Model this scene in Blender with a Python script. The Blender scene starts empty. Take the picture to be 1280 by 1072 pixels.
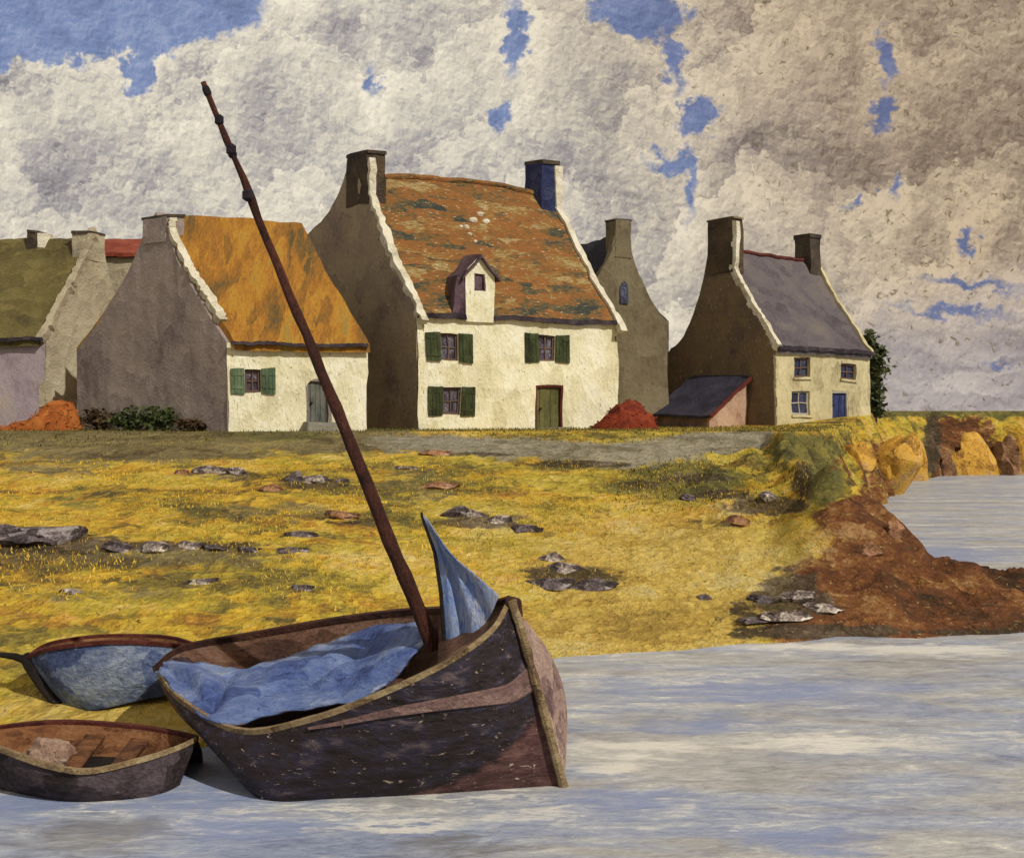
import bpy, bmesh, math, random
import numpy as np
from mathutils import Vector, noise as mn
random.seed(7); np.random.seed(7)
C = bpy.context.scene.collection
sc = bpy.context.scene
R = math.radians

# ------------------------------------------------------------------ camera
CAMZ, F, HZ = 4.05, 1400.0, 513.0
cd = bpy.data.cameras.new('camera'); cam = bpy.data.objects.new('camera', cd); C.objects.link(cam)
cam.location = (0, 0, CAMZ); cam.rotation_euler = (R(90), 0, 0)
cd.sensor_width = 36; cd.lens = 36 * F / 1280; cd.shift_y = (HZ - 536) / 1280
cd.clip_start = 0.1; cd.clip_end = 6000
sc.camera = cam

# ------------------------------------------------------------------ colour management
sc.view_settings.view_transform = 'Standard'; sc.view_settings.look = 'None'
sc.view_settings.exposure = 0.3; sc.view_settings.gamma = 1.0
SUN_EL, SUN_AZ = R(41), math.atan2(0.73, -0.68)      # azimuth clockwise from +Y: sun stands to the right, behind the viewer

def lin(c):
    o = []
    for x in c:
        x = x / 255.0
        o.append(x / 12.92 if x <= 0.04045 else ((x + 0.055) / 1.055) ** 2.4)
    return o
def rgba(c, k=1.0):
    l = lin(c); return (min(l[0]*k, 1), min(l[1]*k, 1), min(l[2]*k, 1), 1)

# ------------------------------------------------------------------ node helper
class NT:
    def __init__(s, nt): s.t = nt; s.n = nt.nodes; s.l = nt.links
    def add(s, typ, **kw):
        n = s.n.new(typ)
        for k, v in kw.items(): setattr(n, k, v)
        return n
    def put(s, sock, v):
        if isinstance(v, bpy.types.NodeSocket): s.l.new(v, sock)
        elif v is not None: sock.default_value = v
    def math(s, op, a, b=None, c=None, clamp=False):
        n = s.add('ShaderNodeMath', operation=op); n.use_clamp = clamp
        s.put(n.inputs[0], a)
        if b is not None: s.put(n.inputs[1], b)
        if c is not None: s.put(n.inputs[2], c)
        return n.outputs[0]
    def vec(s, op, a, b=None, scale=None):
        n = s.add('ShaderNodeVectorMath', operation=op); s.put(n.inputs[0], a)
        if b is not None: s.put(n.inputs[1], b)
        if scale is not None: s.put(n.inputs['Scale'], scale)
        return n.outputs['Value'] if op in ('LENGTH', 'DOT_PRODUCT', 'DISTANCE') else n.outputs[0]
    def mapping(s, v, scale=(1, 1, 1), loc=(0, 0, 0), rot=(0, 0, 0), typ='POINT'):
        n = s.add('ShaderNodeMapping', vector_type=typ); s.put(n.inputs['Vector'], v)
        n.inputs['Location'].default_value = loc; n.inputs['Rotation'].default_value = rot; n.inputs['Scale'].default_value = scale
        return n.outputs[0]
    def noise(s, v, scale, detail=4, rough=0.55, dist=0.0):
        n = s.add('ShaderNodeTexNoise'); s.put(n.inputs['Vector'], v)
        n.inputs['Scale'].default_value = scale; n.inputs['Detail'].default_value = detail
        n.inputs['Roughness'].default_value = rough; n.inputs['Distortion'].default_value = dist
        return n
    def voro(s, v, scale, rnd=1.0):
        n = s.add('ShaderNodeTexVoronoi'); s.put(n.inputs['Vector'], v)
        n.inputs['Scale'].default_value = scale; n.inputs['Randomness'].default_value = rnd
        return n
    def ramp(s, f, stops, interp='LINEAR'):
        n = s.add('ShaderNodeValToRGB'); s.put(n.inputs[0], f); r = n.color_ramp; r.interpolation = interp
        while len(r.elements) < len(stops): r.elements.new(0.5)
        for e, (p, c) in zip(r.elements, stops): e.position = p; e.color = c if len(c) == 4 else (*c, 1)
        return n.outputs[0]
    def mix(s, f, a, b, mode='MIX'):
        n = s.add('ShaderNodeMix', data_type='RGBA', blend_type=mode); s.put(n.inputs[0], f)
        s.put(n.inputs[6], a); s.put(n.inputs[7], b); return n.outputs[2]
    def maprange(s, v, a, b, c=0.0, d=1.0, smooth=False):
        n = s.add('ShaderNodeMapRange', interpolation_type='SMOOTHSTEP' if smooth else 'LINEAR'); s.put(n.inputs[0], v)
        for i, x in enumerate((a, b, c, d)): n.inputs[i+1].default_value = x
        return n.outputs[0]

# ------------------------------------------------------------------ world: Nishita blue with a bank of cumulus
w = bpy.data.worlds.new('World'); sc.world = w; w.use_nodes = True
N = NT(w.node_tree); N.n.clear()
out = N.add('ShaderNodeOutputWorld'); bg = N.add('ShaderNodeBackground'); N.l.new(bg.outputs[0], out.inputs[0])
sky = N.add('ShaderNodeTexSky', sky_type='NISHITA'); sky.sun_disc = False
sky.sun_elevation = SUN_EL; sky.sun_rotation = SUN_AZ
tc = N.add('ShaderNodeTexCoord'); sep = N.add('ShaderNodeSeparateXYZ'); N.l.new(tc.outputs['Generated'], sep.inputs[0])
dy = N.math('MAXIMUM', N.math('ABSOLUTE', sep.outputs[1]), 0.12)
cmb = N.add('ShaderNodeCombineXYZ')
N.l.new(N.math('DIVIDE', sep.outputs[0], dy), cmb.inputs[0]); N.l.new(N.math('DIVIDE', sep.outputs[2], dy), cmb.inputs[1])
p = cmb.outputs[0]
def px(u, v): return ((u - 640) / F, (HZ - v) / F)
# wobble the sky coordinates so that every cloud edge is ragged
nz1 = N.noise(p, 16, 5, 0.62); nz2 = N.noise(p, 70, 3, 0.6)
wob = N.vec('ADD', N.vec('SCALE', N.vec('SUBTRACT', nz1.outputs['Color'], (0.5, 0.5, 0.5)), scale=0.060),
                   N.vec('SCALE', N.vec('SUBTRACT', nz2.outputs['Color'], (0.5, 0.5, 0.5)), scale=0.034))
q = N.vec('ADD', p, wob)
blobs = [(60, -5, 270, 88, 0), (172, 92, 20, 28, 0), (640, 46, 15, 52, 8), (622, 150, 12, 20, -20), (464, 100, 9, 24, 0),
         (800, 12, 62, 34, 0), (846, 70, 13, 40, 10), (872, 140, 32, 22, 20), (836, 196, 30, 17, 25), (856, 232, 9, 46, 0),
         (1112, 75, 14, 34, 0), (1103, 148, 13, 28, -15), (1110, 235, 6, 16, 0), (1215, 296, 8, 18, -30),
         (1210, 352, 58, 7, -10), (1190, 386, 62, 7, -3), (1252, 450, 20, 5, -25), (1070, 260, 7, 9, 0)]
m = None
for (u, v, ru, rv, a) in blobs:
    c = px(u, v)
    mp = N.mapping(q, (ru / F, rv / F, 1), (c[0], c[1], 0), (0, 0, R(a)), 'TEXTURE')
    ln = N.math('MULTIPLY', N.math('SUBTRACT', N.vec('LENGTH', mp), 1.0), min(ru, rv))
    m = ln if m is None else N.math('MINIMUM', m, ln)
hole = N.maprange(m, -5.0, 4.0, 1, 0, True)
# soft lilac thin places
soft = None
for (u, v, ru, rv) in [(195, 205, 60, 40), (60, 215, 70, 50), (20, 110, 70, 40), (420, 60, 50, 60), (980, 190, 120, 35), (1180, 440, 160, 40), (330, 130, 60, 60), (120, 250, 120, 30)]:
    c = px(u, v); ln = N.vec('LENGTH', N.mapping(q, (ru / F, rv / F, 1), (c[0], c[1], 0), (0, 0, 0), 'TEXTURE'))
    soft = ln if soft is None else N.math('MINIMUM', soft, ln)
softm = N.maprange(soft, 0.2, 1.25, 1, 0, True)
big = N.noise(p, 9, 4, 0.6, 0.4).outputs['Fac']
mid = N.noise(p, 34, 5, 0.65, 0.6).outputs['Fac']
fin = N.noise(p, 150, 4, 0.65, 0.8).outputs['Fac']
# heaped cumulus: rounded heads at two sizes, each lit on its upper left flank and grey below
hd = N.vec('ADD', p, N.vec('ADD', N.vec('SCALE', N.vec('SUBTRACT', nz1.outputs['Color'], (0.5, 0.5, 0.5)), scale=0.10), N.vec('SCALE', N.vec('SUBTRACT', nz2.outputs['Color'], (0.5, 0.5, 0.5)), scale=0.03)))
def heads(sc_, up):
    v_ = N.voro(hd, sc_); d = N.vec('SUBTRACT', hd, v_.outputs['Position'])
    return N.math('MULTIPLY', N.vec('DOT_PRODUCT', d, (-0.45 * up, 0.9 * up, 0)), sc_)
rel1 = N.math('ADD', N.math('MULTIPLY', heads(8.2, 1), 0.30), N.math('MULTIPLY', heads(18, 1), 0.20))
def grain(scale, off, det, dist):
    a = N.noise(p, scale, det, 0.62, dist).outputs['Fac']; b = N.noise(N.vec('ADD', p, off), scale, det, 0.62, dist).outputs['Fac']
    return N.math('SUBTRACT', a, b)
rel2 = grain(130, (-0.0012, 0.0020, 0), 3, 0.5)
dv = N.voro(N.vec('ADD', p, N.vec('SCALE', nz2.outputs['Color'], scale=0.016)), 120)
dsp = N.add('ShaderNodeSeparateColor'); N.l.new(dv.outputs['Color'], dsp.inputs[0])
tone = N.math('ADD', N.math('MULTIPLY', N.math('SUBTRACT', big, 0.5), 0.45), N.math('MULTIPLY', N.math('SUBTRACT', mid, 0.5), 0.30))
tone = N.math('ADD', tone, rel1); tone = N.math('ADD', tone, N.math('MULTIPLY', rel2, 0.8))
tone = N.math('ADD', tone, N.math('MULTIPLY', N.math('SUBTRACT', dsp.outputs[0], 0.5), 0.20))
tone = N.math('SUBTRACT', tone, N.math('MULTIPLY', softm, 0.20))
tone = N.math('ADD', tone, N.math('MULTIPLY', N.maprange(m, 0.0, 32.0, 1, 0, True), 0.20))
tone = N.math('ADD', tone, 0.595, clamp=True)
white = N.ramp(tone, [(0.0, rgba((112, 106, 108))), (0.25, rgba((144, 139, 140))), (0.45, rgba((168, 162, 156))), (0.62, rgba((190, 183, 169))), (0.82, rgba((208, 200, 182))), (1.0, rgba((222, 214, 194)))])
brown = N.ramp(tone, [(0.0, rgba((84, 68, 54))), (0.25, rgba((116, 101, 86))), (0.5, rgba((142, 125, 107))), (0.7, rgba((162, 144, 122))), (1.0, rgba((188, 168, 140)))])
sx = N.add('ShaderNodeSeparateXYZ'); N.l.new(q, sx.inputs[0])
side = N.maprange(N.math('ADD', sx.outputs[0], N.math('MULTIPLY', sx.outputs[1], 0.55)), 0.05, 0.52, 0, 1, True)
cloud = N.mix(side, white, brown)  # vignette put into the cloud colour: browner and darker to the right
low = N.maprange(N.math('ADD', sx.outputs[1], N.math('MULTIPLY', sx.outputs[0], -0.22)), 0.06, -0.05, 0, 0.85, True)
strk = N.noise(N.mapping(q, (2.2, 13, 1), (0, 0, 0), (0, 0, R(17))), 3.0, 4, 0.6, 0.3).outputs['Fac']
tone = N.mix(low, tone, N.math('ADD', N.math('MULTIPLY', N.math('SUBTRACT', strk, 0.5), 2.4), N.math('ADD', 0.5, N.math('MULTIPLY', rel2, 0.4))))
cloud = N.mix(low, cloud, N.ramp(tone, [(0.1, rgba((132, 122, 124))), (0.45, rgba((156, 147, 146))), (0.9, rgba((190, 180, 172)))]))
# olive-brown flecks scraped between the dabs, mostly to the upper right
fl = N.math('MULTIPLY', N.maprange(fin, 0.58, 0.68), N.maprange(side, 0.1, 0.9, 0.16, 0.85))
cloud = N.mix(fl, cloud, rgba((104, 88, 62)))
blue = N.mix(1.0, N.mix(0.93, N.vec('SCALE', sky.outputs[0], scale=0.10), N.ramp(N.math('ADD', mid, N.math('MULTIPLY', rel2, 0.6)), [(0.25, rgba((84, 98, 136))), (0.5, rgba((106, 122, 162))), (0.8, rgba((142, 152, 180)))])),
             N.ramp(side, [(0, (1, 1, 1, 1)), (1, (0.66, 0.62, 0.66, 1))]), 'MULTIPLY')  # the same vignette darkens the blue towards the right
col = N.mix(N.math('MULTIPLY', hole, 0.95), cloud, blue)
gnd = N.maprange(sep.outputs[2], -0.02, 0.0)
col = N.mix(gnd, rgba((120, 118, 112)), col)
N.l.new(col, bg.inputs[0]); bg.inputs[1].default_value = 1.0
w.cycles.sampling_method = 'MANUAL'; w.cycles.sample_map_resolution = 256
sc.cycles.max_bounces = 4; sc.cycles.diffuse_bounces = 2; sc.cycles.glossy_bounces = 2

# ------------------------------------------------------------------ sun
sd = bpy.data.lights.new('sun', 'SUN'); sd.energy = 2.65; sd.angle = R(0.6); sd.color = (1.0, 0.95, 0.85)
sun = bpy.data.objects.new('sun', sd); C.objects.link(sun)
sdir = Vector((math.sin(SUN_AZ) * math.cos(SUN_EL), math.cos(SUN_AZ) * math.cos(SUN_EL), math.sin(SUN_EL)))
sun.rotation_euler = sdir.to_track_quat('Z', 'Y').to_euler(); sun.location = (20, -20, 30)

# ------------------------------------------------------------------ materials
MATS = {}
DK = 0.5
def paint(name, cols, dab=3.0, stretch=(1, 1, 1), bump=0.5, big=0.5, fleck=None, fleckamt=0.68, rough=0.75, k=1.0, bdist=0.09, contrast=1.0, drift=None):
    """a thick-brushed surface: random dabs from a palette, larger drifts of tone, flecks of bare ground"""
    if name in MATS: return MATS[name]
    dab = dab * DK
    mt = bpy.data.materials.new(name); mt.use_nodes = True; T_ = NT(mt.node_tree); b = T_.n['Principled BSDF']
    co = T_.add('ShaderNodeTexCoord').outputs['Object']
    mp = T_.mapping(co, stretch)
    nw = T_.noise(mp, dab * 1.3, 4, 0.6)
    pv = T_.vec('ADD', mp, T_.vec('SCALE', T_.vec('SUBTRACT', nw.outputs['Color'], (0.5, 0.5, 0.5)), scale=0.9 / dab))
    vo = T_.voro(pv, dab); sp = T_.add('ShaderNodeSeparateColor'); T_.l.new(vo.outputs['Color'], sp.inputs[0])
    lg = T_.noise(T_.mapping(co, drift) if drift else co, big, 4, 0.6, 0.4).outputs['Fac']
    fn = T_.noise(mp, dab * 5, 5, 0.7).outputs['Fac']
    v = T_.math('ADD', T_.math('MULTIPLY', sp.outputs[0], 0.46 * contrast), T_.math('MULTIPLY', T_.math('SUBTRACT', lg, 0.5), 1.5))
    v = T_.math('ADD', v, T_.math('MULTIPLY', T_.math('SUBTRACT', fn, 0.5), 1.15 * contrast))
    v = T_.math('ADD', v, 0.5 - 0.23 * contrast, clamp=True)
    n = len(cols)
    c = T_.ramp(v, [(0.08 + 0.84 * i / max(1, n - 1), rgba(x, k)) for i, x in enumerate(cols)])
    if fleck:
        f = T_.noise(mp, dab * 7, 3, 0.6, 0.6).outputs['Fac']
        c = T_.mix(T_.maprange(f, fleckamt, fleckamt + 0.05), c, rgba(fleck))
        c = T_.mix(T_.maprange(f, 0.37, 0.32, 0, 0.55), c, rgba(cols[0], 0.45))
    T_.l.new(c, b.inputs['Base Color'])
    b.inputs['Roughness'].default_value = rough; b.inputs['Specular IOR Level'].default_value = 0.25
    h = T_.math('ADD', T_.math('MULTIPLY', fn, 0.8), T_.math('MULTIPLY', vo.outputs['Distance'], 0.7))
    bp = T_.add('ShaderNodeBump'); bp.inputs['Strength'].default_value = bump; bp.inputs['Distance'].default_value = bdist
    T_.l.new(h, bp.inputs['Height']); T_.l.new(bp.outputs[0], b.inputs['Normal'])
    MATS[name] = mt; return mt

M = {}
M['cream'] = paint('cream_limewash', [(204, 196, 160), (222, 216, 182), (233, 229, 204), (240, 237, 218)], 3.2, (1, 1, 0.5), 1.0, 0.5, (150, 142, 112), 0.66, contrast=0.8, k=1.05)
M['cream2'] = paint('buff_limewash', [(150, 138, 104), (188, 176, 136), (202, 192, 152), (216, 206, 170)], 3.2, (1, 1, 0.5), 0.8, 0.5, (110, 100, 70), 0.69, contrast=0.8)
M['verge'] = paint('white_plaster', [(180, 172, 148), (222, 215, 192), (236, 232, 215)], 5, (1, 1, 1), 1.0, 1.0, (90, 80, 70), 0.66)
M['greygable'] = paint('grey_render', [(104, 92, 92), (128, 116, 112), (138, 126, 120), (150, 140, 130)], 3.8, (1, 1, 1), 0.8, 0.3, (205, 195, 180), 0.67, k=1.25, contrast=0.7)
M['browngable'] = paint('brown_render', [(86, 74, 70), (106, 94, 80), (116, 104, 84), (118, 110, 86)], 2.8, (1, 1, 0.7), 0.8, 0.3, (195, 182, 150), 0.67, k=1.9, contrast=0.8)
M['browndark'] = paint('dark_brown_stack', [(50, 42, 40), (78, 64, 48), (92, 78, 56)], 4, (1, 1, 1), 0.9, 0.6, (180, 165, 140), 0.68)
M['rustgable'] = paint('rust_brown_render', [(78, 70, 68), (96, 82, 68), (104, 90, 68), (112, 96, 70), (106, 80, 66)], 3.0, (1, 1, 0.7), 0.9, 0.35, (200, 180, 150), 0.66, k=1.2, contrast=0.85)
M['olivegable'] = paint('olive_grey_render', [(96, 84, 66), (116, 104, 80), (126, 116, 90), (136, 124, 100)], 2.4, (1, 1, 0.8), 0.7, 0.4, (60, 50, 40), 0.72, k=0.8)
M['beigegable'] = paint('beige_render', [(136, 132, 124), (176, 164, 138), (192, 180, 152), (206, 196, 168)], 4.0, (1, 1, 1), 0.9, 0.35, (110, 100, 80), 0.69, k=0.8, contrast=0.7)
M['lilac'] = paint('lilac_render', [(140, 126, 132), (162, 148, 156), (172, 160, 166), (178, 164, 150)], 2.4, (1, 1, 0.6), 0.6, 0.5, None, k=0.9)
M['lilacshed'] = paint('mauve_boards', [(108, 86, 90), (136, 112, 112), (150, 126, 122)], 4, (1, 1, 0.5), 0.6, 0.6)
M['pinkshed'] = paint('pink_boards', [(176, 140, 118), (206, 172, 146), (220, 192, 168)], 4, (1, 1, 0.6), 0.8, 0.6, (120, 80, 60), 0.68, k=0.75)
M['thatch'] = paint('orange_thatch', [(92, 80, 50), (136, 98, 42), (166, 112, 42), (184, 136, 48), (150, 128, 64)], 6.5, (1, 0.35, 0.16), 1.0, 0.9, (84, 76, 58), 0.64, k=0.88, contrast=0.8, drift=(1, 0.5, 0.25))
M['tiles'] = paint('orange_tiles', [(58, 64, 60), (88, 86, 64), (136, 100, 52), (160, 98, 50), (148, 120, 62), (184, 160, 114)], 3.0, (0.5, 0.5, 1.9), 1.0, 0.6, (212, 194, 156), 0.64, k=0.78, contrast=1.2, drift=(0.6, 0.6, 1.5))
M['slate'] = paint('purple_grey_slate', [(84, 76, 82), (104, 96, 102), (114, 106, 108), (126, 116, 110)], 3.4, (0.8, 0.8, 1.3), 0.7, 0.4, (160, 150, 140), 0.73, k=0.75)
M['blueslate'] = paint('dark_slate', [(42, 42, 56), (62, 60, 78), (78, 76, 92)], 3.4, (1, 1, 1), 0.7, 0.6, (150, 145, 150), 0.70, k=0.62)
M['oliveroof'] = paint('olive_thatch', [(70, 62, 44), (98, 88, 52), (112, 102, 58), (128, 116, 70)], 3.2, (0.8, 0.8, 1.4), 0.9, 0.5, (150, 140, 90), 0.7, k=0.8)
M['redtile'] = paint('red_tile', [(110, 48, 36), (142, 64, 46), (160, 88, 66)], 5, (1, 1, 1), 0.8, 0.8, k=0.85)
M['darkedge'] = paint('dark_eaves', [(38, 32, 42), (58, 50, 58), (82, 72, 74)], 5, (1, 1, 1), 0.9, 1.0, (150, 140, 130), 0.69)
M['chimdark'] = paint('sooty_stone', [(44, 38, 36), (70, 60, 50), (90, 78, 62)], 4, (1, 1, 1), 0.9, 0.8)
M['chimnavy'] = paint('shaded_navy_chimney', [(28, 32, 60), (42, 50, 92), (70, 72, 92)], 5, (1, 1, 1), 0.9, 0.8)  # navy of the stack's shadowed side put into the colour
M['shutter'] = paint('green_shutter', [(38, 40, 26), (60, 68, 40), (80, 88, 54)], 7, (1, 1, 0.3), 0.8, 1.0)
M['shutterpale'] = paint('pale_green_shutter', [(72, 88, 66), (100, 120, 90), (124, 140, 110)], 7, (1, 1, 0.3), 0.8, 1.0, k=0.85)
M['pane'] = paint('window_glass', [(36, 32, 42), (70, 62, 74), (110, 106, 120), (160, 158, 160)], 6, (1, 1, 0.8), 0.4, 1.6, rough=0.25)
M['panedark'] = paint('dark_glass', [(34, 34, 48), (54, 58, 82), (74, 78, 98)], 6, (1, 1, 1), 0.4, 1.4, rough=0.25)
M['frame'] = paint('window_frame', [(84, 66, 60), (110, 90, 80)], 8, (1, 1, 1), 0.5, 1.0)
M['frameblue'] = paint('pale_frame', [(150, 146, 136), (180, 174, 160)], 8, (1, 1, 1), 0.5, 1.0)
M['reddoor'] = paint('dark_red_wood', [(70, 28, 28), (104, 44, 36)], 8, (1, 1, 0.3), 0.5, 1.0)
M['olivedoor'] = paint('olive_door', [(74, 74, 42), (100, 98, 58), (118, 112, 70)], 8, (1, 1, 0.25), 0.7, 1.0)
M['greydoor'] = paint('grey_door', [(96, 100, 94), (128, 130, 120), (146, 144, 128)], 6, (1, 1, 0.3), 0.6, 1.0, k=0.7)
M['bluedoor'] = paint('blue_door', [(34, 40, 76), (48, 58, 104), (66, 78, 116)], 7, (1, 1, 0.3), 0.6, 1.0)
M['purple'] = paint('purple_slate', [(60, 44, 56), (88, 68, 80), (112, 94, 100)], 6, (1, 1, 0.6), 0.9, 0.9, (170, 160, 150), 0.66)
M['step'] = paint('grey_stone_step', [(140, 136, 124), (172, 168, 152)], 6, (1, 1, 1), 0.8, 1.0, k=0.8)
DK = 0.7
M['rock'] = paint('grey_rock', [(50, 42, 40), (96, 84, 82), (150, 138, 132), (198, 188, 174), (220, 210, 194)], 5, (1, 1, 1.4), 1.0, 1.3, (40, 32, 28), 0.66, contrast=1.3, k=1.35)
M['rockdark'] = paint('dark_rock', [(40, 32, 32), (76, 66, 68), (112, 102, 106), (160, 152, 152)], 5, (1, 1, 1.4), 1.0, 1.3, (190, 180, 170), 0.66, contrast=1.4, k=1.3)
M['sack'] = paint('pink_sacking', [(140, 110, 96), (188, 158, 140), (208, 184, 164)], 6, (1, 1, 1), 1.0, 1.3)
M['rockpink'] = paint('pink_rock', [(86, 58, 40), (150, 108, 78), (188, 142, 108), (200, 168, 140)], 5, (1, 1, 1.4), 1.0, 1.3, contrast=1.2)
M['leafdark'] = paint('dark_green_leaves', [(44, 54, 30), (70, 80, 44), (96, 100, 58)], 3.5, (1, 1, 1), 0.3, 0.9)
M['leafyellow'] = paint('yellow_gorse', [(110, 86, 34), (170, 132, 40), (198, 158, 54), (160, 136, 62)], 3.0, (1, 1, 1), 0.3, 0.6, k=1.5)
M['leaforange'] = paint('orange_bracken', [(120, 66, 28), (164, 90, 36), (182, 112, 52)], 4, (1, 1, 1), 0.3, 0.9, k=0.85)
M['leafred'] = paint('rust_red_heap', [(96, 34, 20), (130, 48, 26), (150, 68, 36)], 4, (1, 1, 1), 0.8, 0.9, k=0.85)
M['leafbrown'] = paint('brown_scrub', [(52, 40, 30), (78, 62, 42), (100, 88, 50)], 4, (1, 1, 1), 0.3, 0.9)
M['bark'] = paint('bark', [(46, 36, 28), (70, 56, 42)], 8, (1, 1, 0.4), 0.8, 1.0)
DK = 0.85
M['mast'] = paint('mast_wood', [(44, 24, 22), (78, 44, 34), (106, 62, 46)], 8, (1, 1, 0.35), 1.0, 0.8, (150, 120, 100), 0.69)
M['rope'] = paint('tarred_rope', [(32, 26, 34), (52, 44, 56)], 12, (1, 1, 1), 0.8, 1.0)
M['bluecloth'] = paint('blue_sailcloth', [(46, 58, 104), (74, 92, 146), (98, 116, 164), (122, 138, 176), (156, 166, 190)], 2.4, (0.45, 1, 1), 1.0, 0.8, (120, 100, 90), 0.67, rough=0.95, k=1.0, contrast=0.8)
M['bluesail'] = paint('slate_blue_sail', [(60, 76, 118), (84, 106, 158), (104, 128, 180), (130, 148, 186), (160, 164, 180)], 4.5, (1, 1, 0.25), 1.0, 1.2, (120, 110, 100), 0.70, rough=0.95, k=1.1)
M['rail'] = paint('cream_rail', [(96, 74, 54), (160, 136, 100), (196, 176, 134)], 8, (0.6, 1, 1), 1.0, 1.2, (50, 36, 30), 0.64)
M['raildark'] = paint('dark_brown_rail', [(44, 26, 24), (76, 44, 36), (100, 66, 50)], 8, (0.6, 1, 1), 1.0, 1.2, (150, 130, 110), 0.68)
M['inside'] = paint('brown_planking', [(62, 42, 36), (94, 66, 52), (122, 90, 72), (130, 110, 100)], 5, (0.45, 1, 1.3), 0.9, 0.9, (170, 150, 130), 0.71)
M['rub'] = paint('pinkish_strake', [(94, 72, 70), (132, 104, 100), (156, 128, 118)], 6, (0.5, 1, 1), 0.9, 0.9, (70, 50, 48), 0.69)
M['stem'] = paint('sunlit_pink_bow', [(96, 76, 76), (152, 126, 118), (176, 150, 138), (208, 192, 150)], 5, (1, 1, 0.8), 1.1, 1.6, (80, 60, 50), 0.67, k=1.25)  # sunlit side of the bow put into the colour, pale against the dark hull
M['bluehull'] = paint('blue_hull', [(40, 50, 82), (58, 72, 108), (88, 100, 124), (124, 134, 150)], 4.5, (0.6, 1, 1), 0.9, 0.9, (190, 180, 150), 0.70, k=1.5)
M['redrail'] = paint('maroon_rail', [(58, 24, 22), (92, 40, 34), (112, 60, 48)], 8, (0.6, 1, 1), 0.9, 1.0)
M['brownhull'] = paint('tarred_hull', [(30, 22, 22), (48, 38, 38), (72, 60, 64), (96, 84, 90)], 4.5, (0.6, 1, 1), 1.0, 0.9, (170, 160, 150), 0.71)
M['dinghyin'] = paint('dinghy_planking', [(60, 34, 24), (110, 70, 46), (142, 96, 62), (156, 112, 76)], 6, (0.5, 1, 1), 1.0, 1.1)
M['black'] = paint('black_wood', [(22, 18, 20), (44, 36, 36)], 8, (1, 1, 1), 0.8, 1.0, (120, 110, 90), 0.68)

def hull_mat():
    """tarred topsides with a maroon boot-top rising to the bow; U runs along the boat, V from rail to waterline"""
    mt = bpy.data.materials.new('painted_hull'); mt.use_nodes = True; T_ = NT(mt.node_tree); b = T_.n['Principled BSDF']
    uv = T_.add('ShaderNodeUVMap').outputs[0]; s = T_.add('ShaderNodeSeparateXYZ'); T_.l.new(uv, s.inputs[0])
    co = T_.add('ShaderNodeTexCoord').outputs['Object']
    mp = T_.mapping(co, (0.5, 1, 1.4)); n1 = T_.noise(mp, 7, 5, 0.65).outputs['Fac']; n2 = T_.noise(T_.mapping(co, (0.45, 1, 1.3)), 14, 5, 0.75, 0.8).outputs['Fac']
    vo = T_.voro(T_.vec('ADD', mp, T_.vec('SCALE', T_.noise(mp, 6, 3).outputs['Color'], scale=0.3)), 6)
    wb = T_.ramp(s.outputs[0], [(0.50, (1.0,)*3), (0.75, (0.76,)*3), (1.0, (0.50,)*3)])
    f = T_.math('ADD', T_.math('SUBTRACT', s.outputs[1], wb), T_.math('MULTIPLY', T_.math('SUBTRACT', n1, 0.5), 0.22))
    dark = T_.ramp(T_.math('ADD', T_.math('MULTIPLY', n1, 0.75), T_.math('MULTIPLY', vo.outputs['Distance'], 0.25)), [(0.30, rgba((24, 18, 19))), (0.48, rgba((42, 33, 35))), (0.58, rgba((44, 40, 56))), (0.70, rgba((92, 78, 78)))])
    maroon = T_.ramp(n1, [(0.3, rgba((56, 34, 34))), (0.5, rgba((84, 56, 54))), (0.75, rgba((116, 86, 80)))])
    c = T_.mix(T_.maprange(f, 0.0, 0.05), dark, maroon)
    c = T_.mix(T_.maprange(n2, 0.63, 0.655), c, rgba((176, 156, 138)))
    T_.l.new(c, b.inputs['Base Color']); b.inputs['Roughness'].default_value = 0.6; b.inputs['Specular IOR Level'].default_value = 0.25
    bp = T_.add('ShaderNodeBump'); bp.inputs['Strength'].default_value = 0.8; bp.inputs['Distance'].default_value = 0.03
    T_.l.new(T_.math('ADD', n2, vo.outputs['Distance']), bp.inputs['Height']); T_.l.new(bp.outputs[0], b.inputs['Normal'])
    return mt
M['hull'] = hull_mat()

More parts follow.
